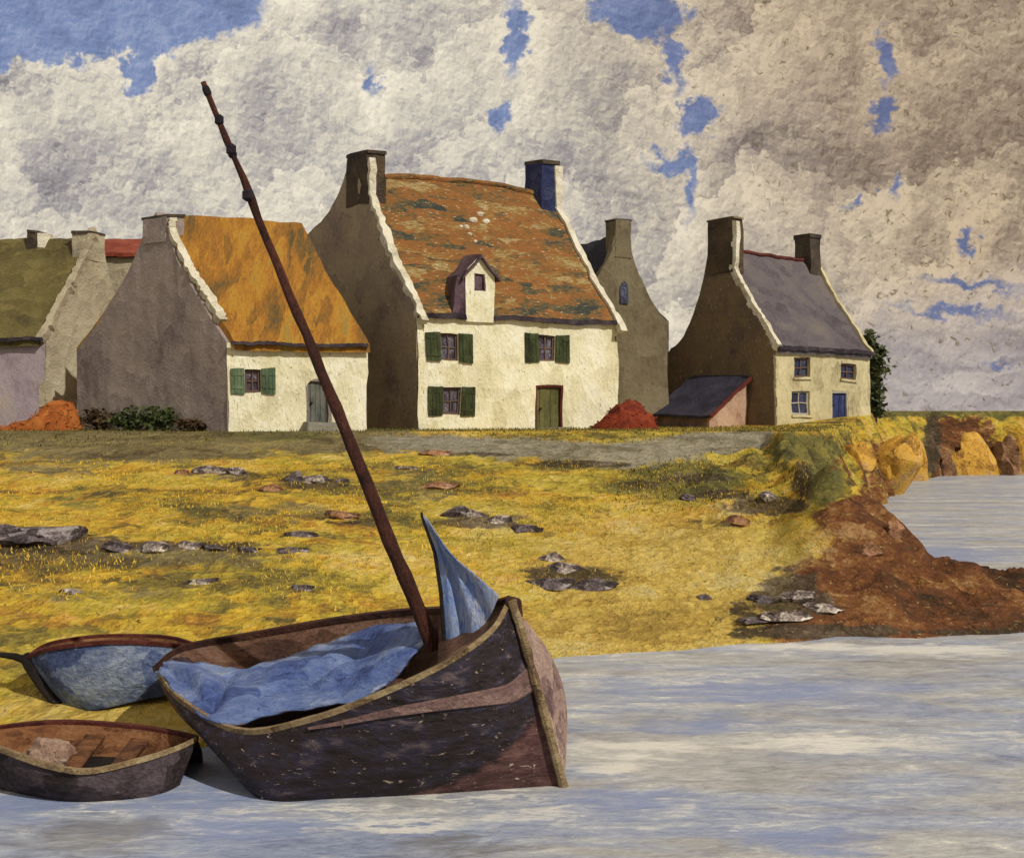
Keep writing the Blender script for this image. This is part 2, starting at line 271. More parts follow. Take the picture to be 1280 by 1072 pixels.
# ------------------------------------------------------------------ object helpers
def P(u, v, Y): return Vector(((u - 640) / F * Y, Y, CAMZ - (v - HZ) / F * Y))
def tag(o, label, cat, group=None):
    o['label'] = label; o['category'] = cat
    if group: o['group'] = group
    return o
def thing(name, loc, label, cat, group=None):
    o = bpy.data.objects.new(name, None); o.empty_display_size = 0.3; C.objects.link(o); o.location = loc
    return tag(o, label, cat, group)
def worldloc(o):
    v = Vector(o.location)
    while o.parent: o = o.parent; v = v + Vector(o.location)
    return v
def obj(name, verts, faces, mat, parent=None, loc=None, smooth=True, jit=0.0, sub=0, kind=None, thick=0, bevel=0):
    """verts in world metres; stored relative to the parent thing's base"""
    org = worldloc(parent) if parent else Vector(loc or (0, 0, 0))
    me = bpy.data.meshes.new(name)
    bm = bmesh.new()
    vs = [bm.verts.new(Vector(v)) for v in verts]
    for f in faces:
        try: bm.faces.new([vs[i] for i in f])
        except ValueError: pass
    if bevel:
        bmesh.ops.bevel(bm, geom=list(bm.edges), offset=bevel, segments=1, affect='EDGES', clamp_overlap=True)
    for _ in range(sub):
        ed = [e for e in bm.edges if e.calc_length() > 0.45]
        if not ed: break
        bmesh.ops.subdivide_edges(bm, edges=ed, cuts=1, use_grid_fill=True)
    if jit:
        for v in bm.verts:
            v.co += jit * (mn.noise_vector(v.co * 0.55) * 0.7 + mn.noise_vector(v.co * 1.9 + Vector((7, 3, 1))) * 0.4)
    bmesh.ops.recalc_face_normals(bm, faces=bm.faces)
    for v in bm.verts: v.co -= org
    bm.to_mesh(me); bm.free()
    if smooth:
        for p_ in me.polygons: p_.use_smooth = True
        try: me.set_sharp_from_angle(angle=R(38))
        except Exception: pass
    me.materials.append(mat)
    o = bpy.data.objects.new(name, me); C.objects.link(o)
    if parent: o.parent = parent
    else: o.location = org
    if kind: o['kind'] = kind
    if thick:
        md = o.modifiers.new('thick', 'SOLIDIFY'); md.thickness = thick; md.offset = 0
    return o
class MB:
    def __init__(s): s.v = []; s.f = []
    def box8(s, c):
        i = len(s.v); s.v += [tuple(x) for x in c]
        for f in ((0, 1, 2, 3), (4, 7, 6, 5), (0, 4, 5, 1), (1, 5, 6, 2), (2, 6, 7, 3), (3, 7, 4, 0)): s.f.append(tuple(i + k for k in f))
    def grid(s, rows, closed=False):
        i = len(s.v); n = len(rows[0])
        for r in rows: s.v += [tuple(x) for x in r]
        for a in range(len(rows) - 1):
            for b in range(n if closed else n - 1):
                b2 = (b + 1) % n
                s.f.append((i + a*n + b, i + a*n + b2, i + (a+1)*n + b2, i + (a+1)*n + b))
    def poly(s, pts):
        i = len(s.v); s.v += [tuple(x) for x in pts]; s.f.append(tuple(range(i, i + len(pts))))
    def tube(s, pts, rad, n=10, cap=True):
        pts = [Vector(x) for x in pts]; rows = []
        for k, x in enumerate(pts):
            d = (pts[min(k+1, len(pts)-1)] - pts[max(k-1, 0)]).normalized()
            a = d.cross(Vector((0, 1, 0.13))).normalized(); b = d.cross(a).normalized()
            r = rad[k] if isinstance(rad, (list, tuple)) else rad
            rows.append([x + a * math.cos(2*math.pi*j/n) * r + b * math.sin(2*math.pi*j/n) * r for j in range(n)])
        s.grid(rows, True)
        if cap: s.poly(rows[0]); s.poly(rows[-1])
    def bar(s, pts, wid, hei, side):
        """rectangular section along a polyline; side = direction of the width"""
        rows = []; last = Vector((0, 0, 1))
        pts = [Vector(x) for x in pts]
        for k, x in enumerate(pts):
            d = (pts[min(k+1, len(pts)-1)] - pts[max(k-1, 0)]).normalized()
            sd_ = Vector(side(k)) if callable(side) else Vector(side); sd_.normalize()
            up = d.cross(sd_).normalized()
            if up.dot(last) < 0: up = -up
            last = up.copy()
            ww = wid[k] if isinstance(wid, (list, tuple)) else wid
            rows.append([x - sd_*ww/2 - up*hei/2, x + sd_*ww/2 - up*hei/2, x + sd_*ww/2 + up*hei/2, x - sd_*ww/2 + up*hei/2])
        s.grid(rows, True); s.poly(rows[0]); s.poly(rows[-1])
    def build(s, name, mat, parent=None, **k): return obj(name, s.v, s.f, mat, parent, **k)
def cat(ps, t):
    """Catmull-Rom through ps, t in 0..1"""
    n = len(ps) - 1; x = min(max(t, 0), 0.99999) * n; i = int(x); f = x - i
    a, b, c, d = (Vector(ps[max(i-1, 0)]), Vector(ps[i]), Vector(ps[i+1]), Vector(ps[min(i+2, n)]))
    return 0.5 * ((2*b) + (c - a) * f + (2*a - 5*b + 4*c - d) * f*f + (3*b - a - 3*c + d) * f**3)
def interp(t, xs, ys): return float(np.interp(t, xs, ys))

# ------------------------------------------------------------------ terrain
def sstep(a, b, x):
    t = np.clip((x - a) / (b - a), 0, 1); return t * t * (3 - 2 * t)
sh = [(-900, 960), (-400, 952), (0, 945), (250, 931), (450, 880), (700, 819), (830, 810), (960, 805), (1050, 797), (1150, 798), (1280, 788), (1500, 780), (2300, 770)]
SHY = [CAMZ * F / (v - HZ) for u, v in sh]; SHX = [(u - 640) / F * y for (u, v), y in zip(sh, SHY)]
BAY = np.array([(8.7, 28.6), (8.5, 26.9), (9.3, 25.2), (11, 24.2), (14, 23.8), (40, 25), (110, 40), (110, 74), (45, 73), (34, 72), (27, 70), (21.3, 62), (18.9, 55), (14.3, 45), (11.2, 36)])
def polydist(X, Y, poly):
    d = np.full(X.shape, 1e9); inside = np.zeros(X.shape, bool); n = len(poly)
    for i in range(n):
        ax, ay = poly[i]; bx, by = poly[(i+1) % n]
        ex, ey = bx - ax, by - ay
        t = np.clip(((X - ax) * ex + (Y - ay) * ey) / (ex*ex + ey*ey), 0, 1)
        d = np.minimum(d, np.hypot(X - ax - t*ex, Y - ay - t*ey))
        cr = ((ay > Y) != (by > Y)) & (X < (bx - ax) * (Y - ay) / (by - ay + 1e-12) + ax)
        inside ^= cr
    return np.where(inside, -d, d)
def wav(X, Y, f, s=0.0):
    return (np.sin(X*f*1.0 + 1.7*np.sin(Y*f*0.7 + s) + s) * np.cos(Y*f*1.13 + 1.3*np.sin(X*f*0.6 + 2*s)) +
            0.5*np.sin(X*f*2.3 + Y*f*1.7 + s*3) * np.cos(Y*f*2.1 - X*f*1.1 + s))
def T(X, Y):
    X = np.atleast_1d(np.asarray(X, float)); Y = np.atleast_1d(np.asarray(Y, float))
    ys = np.interp(X, SHX, SHY) + 0.25 * wav(X, X*0, 0.9, 1.0)
    d = Y - ys
    u = 640 + F * X / np.maximum(Y, 1)
    plat = 3.3 + 0.62 * sstep(46, 58, Y) * sstep(7, 16, X) + 0.1 * sstep(68, 74, Y) * sstep(10, 20, X)
    beach = 3.3 * np.clip(d / np.maximum(40 - ys, 1), 0, 1.0)
    right = np.where(d > 0, 0.43 * d, 0) * (1 - 0.55 * sstep(1095, 1175, u))
    k = sstep(950, 1040, u)
    z = np.minimum(plat, beach * (1 - k) + right * k)
    z = z + (plat - 3.3) * sstep(2.5, 3.3, z)
    z = np.minimum(z, plat)
    # a grassy bank with hollows to the right of the beach
    bank = np.exp(-((u - 930) / 75)**2) * sstep(22, 27, Y) * (1 - sstep(33, 38, Y))
    z = z + bank * (0.42 + 0.28 * wav(X, Y, 1.5, 2.0))
    z = z + sstep(0.3, 1.5, d) * (1 - sstep(36, 40, Y)) * (0.05 * wav(X, Y, 0.9) + 0.03 * wav(X, Y, 2.7, 1.0))
    z = z + sstep(980, 1050, u) * sstep(0.4, 2.0, d) * (1 - sstep(33, 37, Y)) * (0.16 * wav(X, Y, 1.6, 4.0) + 0.07 * wav(X, Y, 4.1, 2.0))
    z = np.minimum(z, plat + 0.06 + 0.05 * wav(X, Y, 1.1))
    db = polydist(X, Y, BAY) + 0.25 * wav(X, Y, 1.3, 3.0)
    wid = 2.0 - 0.6 * sstep(34, 44, Y)
    z = np.where(db < wid, np.minimum(z, np.maximum(db / wid, 0)**0.8 * plat), z)
    z = np.where(d < 0, np.maximum(-1.2, 0.14 * d) - 0.02, z)
    z = np.where(db < 0, np.maximum(-1.2, 0.5 * db) - 0.02, z)
    z = z - 5.2 * sstep(82, 125, Y)
    return z
def Tz(x, y): return float(T(x, y)[0])
def ground(u, v, y0=11.0, y1=74.0):
    ys = np.arange(y0, y1, 0.04); xs = (u - 640) / F * ys
    zr = CAMZ - (v - HZ) / F * ys; zt = T(xs, ys)
    i = np.argmax(zr <= zt)
    return Vector((xs[i], ys[i], zt[i]))

yy = np.concatenate([np.linspace(7, 46, 560), np.linspace(46.3, 80, 120), np.linspace(82, 130, 20)])
tt = np.concatenate([np.linspace(-1.1, -0.55, 40), np.linspace(-0.54, 0.54, 520), np.linspace(0.55, 1.1, 40)])
TX = tt[None, :] * yy[:, None]; TY = np.repeat(yy[:, None], len(tt), 1)
TZ = T(TX.ravel(), TY.ravel()).reshape(TX.shape)
nr, nc = TX.shape
co = np.stack([TX, TY, TZ], -1).reshape(-1, 3)
ii = (np.arange(nr - 1)[:, None] * nc + np.arange(nc - 1)[None, :]).ravel()
fa = np.stack([ii, ii + 1, ii + nc + 1, ii + nc], -1)
me = bpy.data.meshes.new('ground'); me.from_pydata(co.tolist(), [], fa.tolist())
me.polygons.foreach_set('use_smooth', np.ones(len(me.polygons), bool))
# zones of soil and plants, with darker patches along rocks and shore, baked to vertices
UU = (640 + F * co[:, 0] / co[:, 1]); VV = HZ + F * (CAMZ - co[:, 2]) / co[:, 1]
pathpts = [ground(u, v) for u, v in [(330, 552), (450, 552), (560, 556), (680, 562), (770, 569), (850, 563), (920, 553), (955, 549)]]
dp = np.full(len(co), 1e9)
for a, b in zip(pathpts[:-1], pathpts[1:]):
    e = np.array(b[:2]) - np.array(a[:2]); r = co[:, :2] - np.array(a[:2])
    t = np.clip((r @ e) / (e @ e), 0, 1); dp = np.minimum(dp, np.hypot(*(r - t[:, None] * e).T))
z_path = np.clip(1.35 - dp / 2.3, 0, 1) * sstep(380, 560, UU) * sstep(1000, 940, UU)
def blobz(L):
    o = np.zeros(len(co))
    for (u, v, ru, rv, wt) in L:
        o = np.maximum(o, wt * np.clip(1.5 - np.hypot((UU - u) / ru, (VV - v) / rv), 0, 1))
    return o
vis = (co[:, 1] < 80)
z_green = blobz([(850, 600, 80, 24, 1), (800, 605, 55, 14, .8), (1030, 600, 30, 40, .9), (1010, 560, 60, 22, .8), (560, 552, 60, 8, .7), (700, 583, 50, 7, .7), (500, 640, 40, 60, .45),
                 (1040, 600, 50, 50, .5), (560, 600, 70, 25, .45), (100, 625, 60, 16, .5), (240, 640, 60, 14, .5), (350, 545, 90, 8, .6), (470, 690, 60, 10, .3)]) * vis
z_green = np.maximum(z_green, sstep(56, 62, co[:, 1]) * sstep(1060, 1100, UU) * sstep(3.5, 3.8, co[:, 2]))
z_brown = sstep(-50, 40, UU - (1078 - 0.46 * (VV - 565)) + 20 * np.sin(VV * 0.09)) * sstep(545, 572, VV) * (co[:, 1] < 44)
z_brown = np.maximum(z_brown, (co[:, 1] > 60) * sstep(1150, 1170, UU) * sstep(1260, 1225, UU) * sstep(517, 524, VV) * 0.85)
z_brown = np.maximum(z_brown, 0.62 * (co[:, 1] > 34) * (co[:, 1] < 60) * sstep(1060, 1085, UU) * sstep(3.1, 2.5, co[:, 2]))
z_dull = np.clip(sstep(590, 545, VV) * 1.0, 0, 1) * sstep(640, 420, UU) * 0.95
z_dull = np.maximum(z_dull, blobz([(180, 560, 200, 18, .9), (60, 580, 90, 22, .6), (150, 695, 240, 16, .7), (330, 640, 160, 14, .55), (520, 610, 90, 40, .5), (120, 740, 150, 14, .5)]))
z_sand = blobz([(840, 720, 200, 80, .95), (800, 790, 190, 30, 1.0), (150, 890, 150, 40, .9), (560, 720, 120, 60, .4), (620, 690, 60, 90, .4)])
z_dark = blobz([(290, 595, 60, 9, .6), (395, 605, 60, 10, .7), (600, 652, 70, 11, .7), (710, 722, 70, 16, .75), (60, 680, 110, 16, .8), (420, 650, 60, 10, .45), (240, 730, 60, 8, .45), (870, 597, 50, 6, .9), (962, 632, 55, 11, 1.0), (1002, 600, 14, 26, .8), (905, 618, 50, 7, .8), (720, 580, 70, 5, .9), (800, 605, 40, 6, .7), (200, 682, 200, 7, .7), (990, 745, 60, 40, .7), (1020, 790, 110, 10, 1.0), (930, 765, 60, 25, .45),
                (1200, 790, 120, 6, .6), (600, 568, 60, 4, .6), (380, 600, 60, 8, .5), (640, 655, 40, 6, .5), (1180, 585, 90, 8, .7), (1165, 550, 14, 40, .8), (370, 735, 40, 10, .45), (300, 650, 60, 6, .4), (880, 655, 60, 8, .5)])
for nm, chans in (('zone_a', (z_path, z_green, z_brown)), ('zone_b', (z_dull, z_sand, z_dark))):
    at = me.attributes.new(nm, 'FLOAT_COLOR', 'POINT')
    arr = np.ones((len(co), 4), np.float32)
    for i_, c_ in enumerate(chans): arr[:, i_] = c_
    at.data.foreach_set('color', arr.ravel())
def ground_mat():
    mt = bpy.data.materials.new('ground_paint'); mt.use_nodes = True; G = NT(mt.node_tree); b = G.n['Principled BSDF']
    co_ = G.add('ShaderNodeTexCoord').outputs['Object']
    mp = G.mapping(co_, (0.75, 0.55, 1.5))
    wv = G.vec('SCALE', G.vec('SUBTRACT', G.noise(mp, 1.6, 4, 0.6).outputs['Color'], (0.5,)*3), scale=0.8)
    pv = G.vec('ADD', mp, wv)
    v1 = G.voro(pv, 1.4); v2 = G.voro(pv, 3.6)
    s1 = G.add('ShaderNodeSeparateColor'); G.l.new(v1.outputs['Color'], s1.inputs[0])
    s2 = G.add('ShaderNodeSeparateColor'); G.l.new(v2.outputs['Color'], s2.inputs[0])
    big_ = G.noise(G.mapping(co_, (0.5, 0.9, 1.5)), 0.5, 5, 0.65, 0.6).outputs['Fac']; hue_ = G.noise(G.mapping(co_, (0.45, 0.9, 1.2), (5, 9, 2)), 0.55, 5, 0.65, 0.6).outputs['Fac']; fine = G.noise(mp, 8, 5, 0.7, 0.5).outputs['Fac']; midn = G.noise(mp, 1.5, 5, 0.65).outputs['Fac']
    val = G.math('ADD', G.math('MULTIPLY', s1.outputs[0], 0.34), G.math('MULTIPLY', s2.outputs[0], 0.30))
    val = G.math('ADD', val, G.math('MULTIPLY', G.math('SUBTRACT', big_, 0.5), 1.9))
    val = G.math('ADD', val, G.math('MULTIPLY', G.math('SUBTRACT', fine, 0.5), 0.9))
    val = G.math('ADD', val, 0.18, clamp=True)
    K = 1.17
    base = G.ramp(val, [(0.02, rgba((92, 78, 40), K)), (0.2, rgba((150, 116, 40), K)), (0.4, rgba((190, 154, 42), K)), (0.55, rgba((206, 174, 52), K)), (0.7, rgba((204, 172, 72), K)), (0.97, rgba((220, 196, 116), K))])
    lime = G.ramp(val, [(0.02, rgba((66, 62, 36), K)), (0.25, rgba((112, 102, 46), K)), (0.45, rgba((148, 134, 50), K)), (0.65, rgba((184, 164, 50), K)), (0.95, rgba((204, 184, 90), K))])
    orng = G.ramp(val, [(0.02, rgba((110, 74, 40), K)), (0.3, rgba((168, 112, 44), K)), (0.6, rgba((194, 136, 50), K)), (0.95, rgba((206, 162, 104), K))])
    hv = G.math('ADD', G.math('MULTIPLY', s2.outputs[2], 0.16), G.math('MULTIPLY', hue_, 0.92))
    base = G.mix(G.maprange(hv, 0.505, 0.575, 0, 0.9), base, lime)
    base = G.mix(G.maprange(hv, 0.45, 0.39, 0, 0.6), base, orng)
    def zone(sock, k=1.0, sharp=4.0):
        n_ = G.math('ADD', G.math('MULTIPLY', G.math('SUBTRACT', midn, 0.5), 1.5), G.math('MULTIPLY', G.math('SUBTRACT', fine, 0.5), 0.9))
        n_ = G.math('ADD', n_, G.math('MULTIPLY', G.math('SUBTRACT', s2.outputs[1], 0.5), 0.45))
        x = G.math('ADD', G.math('SUBTRACT', sock, 0.5), G.math('MULTIPLY', n_, 0.55))
        x = G.math('ADD', G.math('MULTIPLY', x, sharp), 0.5, clamp=True)
        return G.math('MULTIPLY', x, k)
    A = G.add('ShaderNodeAttribute', attribute_name='zone_a'); B = G.add('ShaderNodeAttribute', attribute_name='zone_b')
    a = G.add('ShaderNodeSeparateColor'); G.l.new(A.outputs['Color'], a.inputs[0])
    bb = G.add('ShaderNodeSeparateColor'); G.l.new(B.outputs['Color'], bb.inputs[0])
    def pal(l, k=1.0): return G.ramp(val, [(0.1 + 0.8 * i / (len(l) - 1), rgba(x, k)) for i, x in enumerate(l)])
    c = G.mix(zone(bb.outputs[1], 0.9, 2.0), base, pal([(172, 142, 64), (200, 170, 80), (210, 184, 100), (208, 190, 126)], 1.08))
    c = G.mix(zone(bb.outputs[0], 0.95), c, pal([(74, 62, 42), (104, 94, 62), (120, 110, 80), (142, 128, 78)], 1.1))
    c = G.mix(zone(a.outputs[1], 0.95), c, pal([(56, 54, 28), (84, 84, 42), (106, 104, 54), (138, 128, 56)], 1.1))
    c = G.mix(zone(a.outputs[2], 1.0, 5.0), c, pal([(52, 27, 16), (88, 46, 23), (112, 60, 30), (140, 90, 46), (178, 138, 92)], 1.0))
    c = G.mix(zone(a.outputs[0], 0.95), c, pal([(112, 108, 88), (142, 138, 122), (160, 156, 142), (172, 166, 144)], 1.0))
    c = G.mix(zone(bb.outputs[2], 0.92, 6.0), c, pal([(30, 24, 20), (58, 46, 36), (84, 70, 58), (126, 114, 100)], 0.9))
    fl_ = G.noise(mp, 11, 3, 0.6, 0.8).outputs['Fac']
    c = G.mix(0.10, c, rgba((150, 140, 110)))
    c = G.mix(G.maprange(fl_, 0.63, 0.69, 0, 0.8), c, rgba((84, 66, 40)))
    c = G.mix(G.maprange(fl_, 0.36, 0.31, 0, 0.5), c, rgba((216, 192, 130)))
    G.l.new(c, b.inputs['Base Color']); b.inputs['Roughness'].default_value = 0.85; b.inputs['Specular IOR Level'].default_value = 0.15
    bp = G.add('ShaderNodeBump'); bp.inputs['Strength'].default_value = 0.9; bp.inputs['Distance'].default_value = 0.22
    hh = G.math('ADD', G.math('MULTIPLY', v2.outputs['Distance'], 0.7), fine); hh = G.math('ADD', hh, midn)
    G.l.new(hh, bp.inputs['Height']); G.l.new(bp.outputs[0], b.inputs['Normal'])
    return mt
GM = ground_mat(); me.materials.append(GM)
go = bpy.data.objects.new('ground', me); C.objects.link(go); go['kind'] = 'structure'

# ------------------------------------------------------------------ water
def water_mat():
    mt = bpy.data.materials.new('water_paint'); mt.use_nodes = True; G = NT(mt.node_tree); b = G.n['Principled BSDF']
    co_ = G.add('ShaderNodeTexCoord').outputs['Object']
    mp = G.mapping(co_, (0.42, 1.5, 1))
    wv = G.vec('SCALE', G.vec('SUBTRACT', G.noise(mp, 1.2, 4, 0.6).outputs['Color'], (0.5,)*3), scale=0.7)
    pv = G.vec('ADD', mp, wv)
    bigs = G.noise(pv, 0.55, 4, 0.6).outputs['Fac']; st = G.noise(G.mapping(co_, (0.75, 1.9, 1)), 2.0, 5, 0.65, 0.6).outputs['Fac']
    fine = G.noise(G.mapping(co_, (0.9, 2.0, 1)), 7, 5, 0.7, 0.4).outputs['Fac']
    hue = G.noise(G.mapping(co_, (0.30, 1.1, 1), (3.1, 1.7, 0)), 0.9, 4, 0.6, 0.5).outputs['Fac']
    val = G.math('ADD', G.math('MULTIPLY', G.math('SUBTRACT', bigs, 0.5), 1.3), G.math('MULTIPLY', G.math('SUBTRACT', st, 0.5), 1.5))
    val = G.math('ADD', G.math('ADD', val, G.math('MULTIPLY', G.math('SUBTRACT', fine, 0.5), 1.0)), 0.58, clamp=True)
    grey = G.ramp(val, [(0.05, rgba((124, 123, 128))), (0.35, rgba((152, 152, 154))), (0.6, rgba((170, 171, 172))), (0.85, rgba((188, 189, 188))), (0.97, rgba((220, 218, 210)))])
    blue_ = G.ramp(val, [(0.05, rgba((108, 116, 144))), (0.4, rgba((140, 150, 176))), (0.7, rgba((164, 172, 188))), (0.95, rgba((206, 206, 206)))])
    sx_ = G.add('ShaderNodeSeparateXYZ'); G.l.new(co_, sx_.inputs[0])
    left = G.maprange(sx_.outputs[0], 0.5, -4.0, 0, 0.16)
    c = G.mix(G.maprange(G.math('ADD', hue, left), 0.42, 0.58), grey, blue_)
    wht = G.noise(G.mapping(co_, (0.34, 2.6, 1), (8.3, 2.0, 0)), 1.5, 5, 0.6, 0.8).outputs['Fac']
    c = G.mix(G.maprange(wht, 0.66, 0.72, 0, 0.7), c, rgba((222, 222, 216)))
    wq = G.vec('ADD', co_, G.vec('SCALE', G.vec('SUBTRACT', G.noise(G.mapping(co_, (0.6, 1.5, 1)), 2.5, 4, 0.65).outputs['Color'], (0.5,)*3), scale=1.5))
    def patch(L):
        m_ = None
        for (u, v, ru, rv) in L:
            Y_ = CAMZ * F / (v - HZ); c_ = P(u, v, Y_); ry = rv * Y_ * Y_ / (CAMZ * F)
            n_ = G.vec('LENGTH', G.mapping(wq, (ru * Y_ / F, ry, 1e6), (c_.x, c_.y, 0), (0, 0, 0), 'TEXTURE')); m_ = n_ if m_ is None else G.math('MINIMUM', m_, n_)
        return m_
    br = G.math('MULTIPLY', G.math('SUBTRACT', st, 0.5), 3.2)
    def lay(c0, L, colr, amt, soft=0.5):
        return G.mix(G.maprange(G.math('ADD', patch(L), br), 1.0 - soft, 1.0 + soft, amt, 0), c0, colr)
    c = lay(c, [(960, 862, 150, 12), (880, 905, 60, 9), (1000, 1050, 80, 14), (282, 968, 75, 55), (40, 1000, 60, 16), (1180, 690, 80, 8), (300, 1030, 90, 14), (790, 1000, 70, 14)], rgba((132, 146, 184)), 0.8, 0.6)
    c = lay(c, [(115, 1046, 95, 22), (560, 1056, 70, 8)], rgba((116, 110, 98)), 0.55, 0.5)
    c = lay(c, [(800, 934, 85, 9), (770, 957, 45, 7), (1045, 930, 110, 8), (1000, 808, 70, 4), (520, 1030, 80, 6), (600, 995, 80, 3), (430, 1012, 60, 4), (1160, 812, 100, 6), (130, 1014, 50, 3)], rgba((228, 226, 218)), 0.75, 0.45)  # pale streaks; those along the hulls are highlights put into the colour
    fl_ = G.noise(G.mapping(co_, (1, 2, 1)), 12, 3, 0.6, 0.8).outputs['Fac']
    c = G.mix(G.maprange(fl_, 0.66, 0.71, 0, 0.6), c, rgba((130, 124, 110)))
    G.l.new(c, b.inputs['Base Color']); b.inputs['Roughness'].default_value = 0.42; b.inputs['IOR'].default_value = 1.33
    b.inputs['Specular IOR Level'].default_value = 0.35
    bp = G.add('ShaderNodeBump'); bp.inputs['Strength'].default_value = 0.55; bp.inputs['Distance'].default_value = 0.06
    G.l.new(G.math('ADD', G.math('ADD', st, G.math('MULTIPLY', fine, 0.6)), G.math('MULTIPLY', bigs, 0.8)), bp.inputs['Height']); G.l.new(bp.outputs[0], b.inputs['Normal'])
    return mt
obj('water', [(-3000, -300, 0), (3000, -300, 0), (3000, 5000, 0), (-3000, 5000, 0)], [(0, 1, 2, 3)], water_mat(), kind='structure', smooth=False)

# ------------------------------------------------------------------ houses
JIT = 0.12
class House:
    def __init__(s, A, fv, gv, zg, ze, zr, tr=0.5, pf=1.12, pb=1.35, ze_b=None, hump=0.0, qr=(0.0, 1.0)):
        s.A = Vector((A[0], A[1], 0)); s.fv = Vector((fv[0], fv[1], 0)); s.gv = Vector((gv[0], gv[1], 0))
        s.zg, s.ze, s.zr, s.tr, s.pf, s.pb, s.zb, s.hump, s.qr = zg, ze, zr, tr, pf, pb, ze if ze_b is None else ze_b, hump, qr
        s.L = s.fv.length; s.D = s.gv.length; s.fu = s.fv / s.L; s.gu = s.gv / s.D
        s.n = Vector((s.fu.y, -s.fu.x, 0))           # outward normal of the front wall
        if s.n.dot(s.gu) > 0: s.n = -s.n
    def prof(s, t):
        if t <= s.tr: return s.ze + (s.zr - s.ze) * (max(t, -0.2) / s.tr if t < 0 else (t / s.tr) ** s.pf)
        x = (1 - t) / (1 - s.tr); return s.zb + (s.zr - s.zb) * (x ** s.pb if x > 0 else x)
    def pt(s, q, t, z): return s.A + s.fv * q + s.gv * t + Vector((0, 0, z))
    def on(s, q, t, up=0.0):
        z = s.prof(t); r = (z - s.ze) / max(0.01, s.zr - s.ze)
        return s.pt(q, t, z + up + s.hump * math.sin(math.pi * min(max(q, 0), 1)) * max(r, 0))
    def crest(s, q, t, fl):
        b, f, wt = fl                       # rise behind, rise in front, half width of the stack
        d = t - s.tr; k = (b if d > 0 else f) * math.exp(-max(0, abs(d) - wt) / 0.075)
        if abs(d) < wt: k = f + (b - f) * (d + wt) / (2 * wt)
        return s.on(q, t, k)
    def ts(s, n=22, t0=0.0, t1=1.0): return [t0 + (t1 - t0) * i / n for i in range(n + 1)]

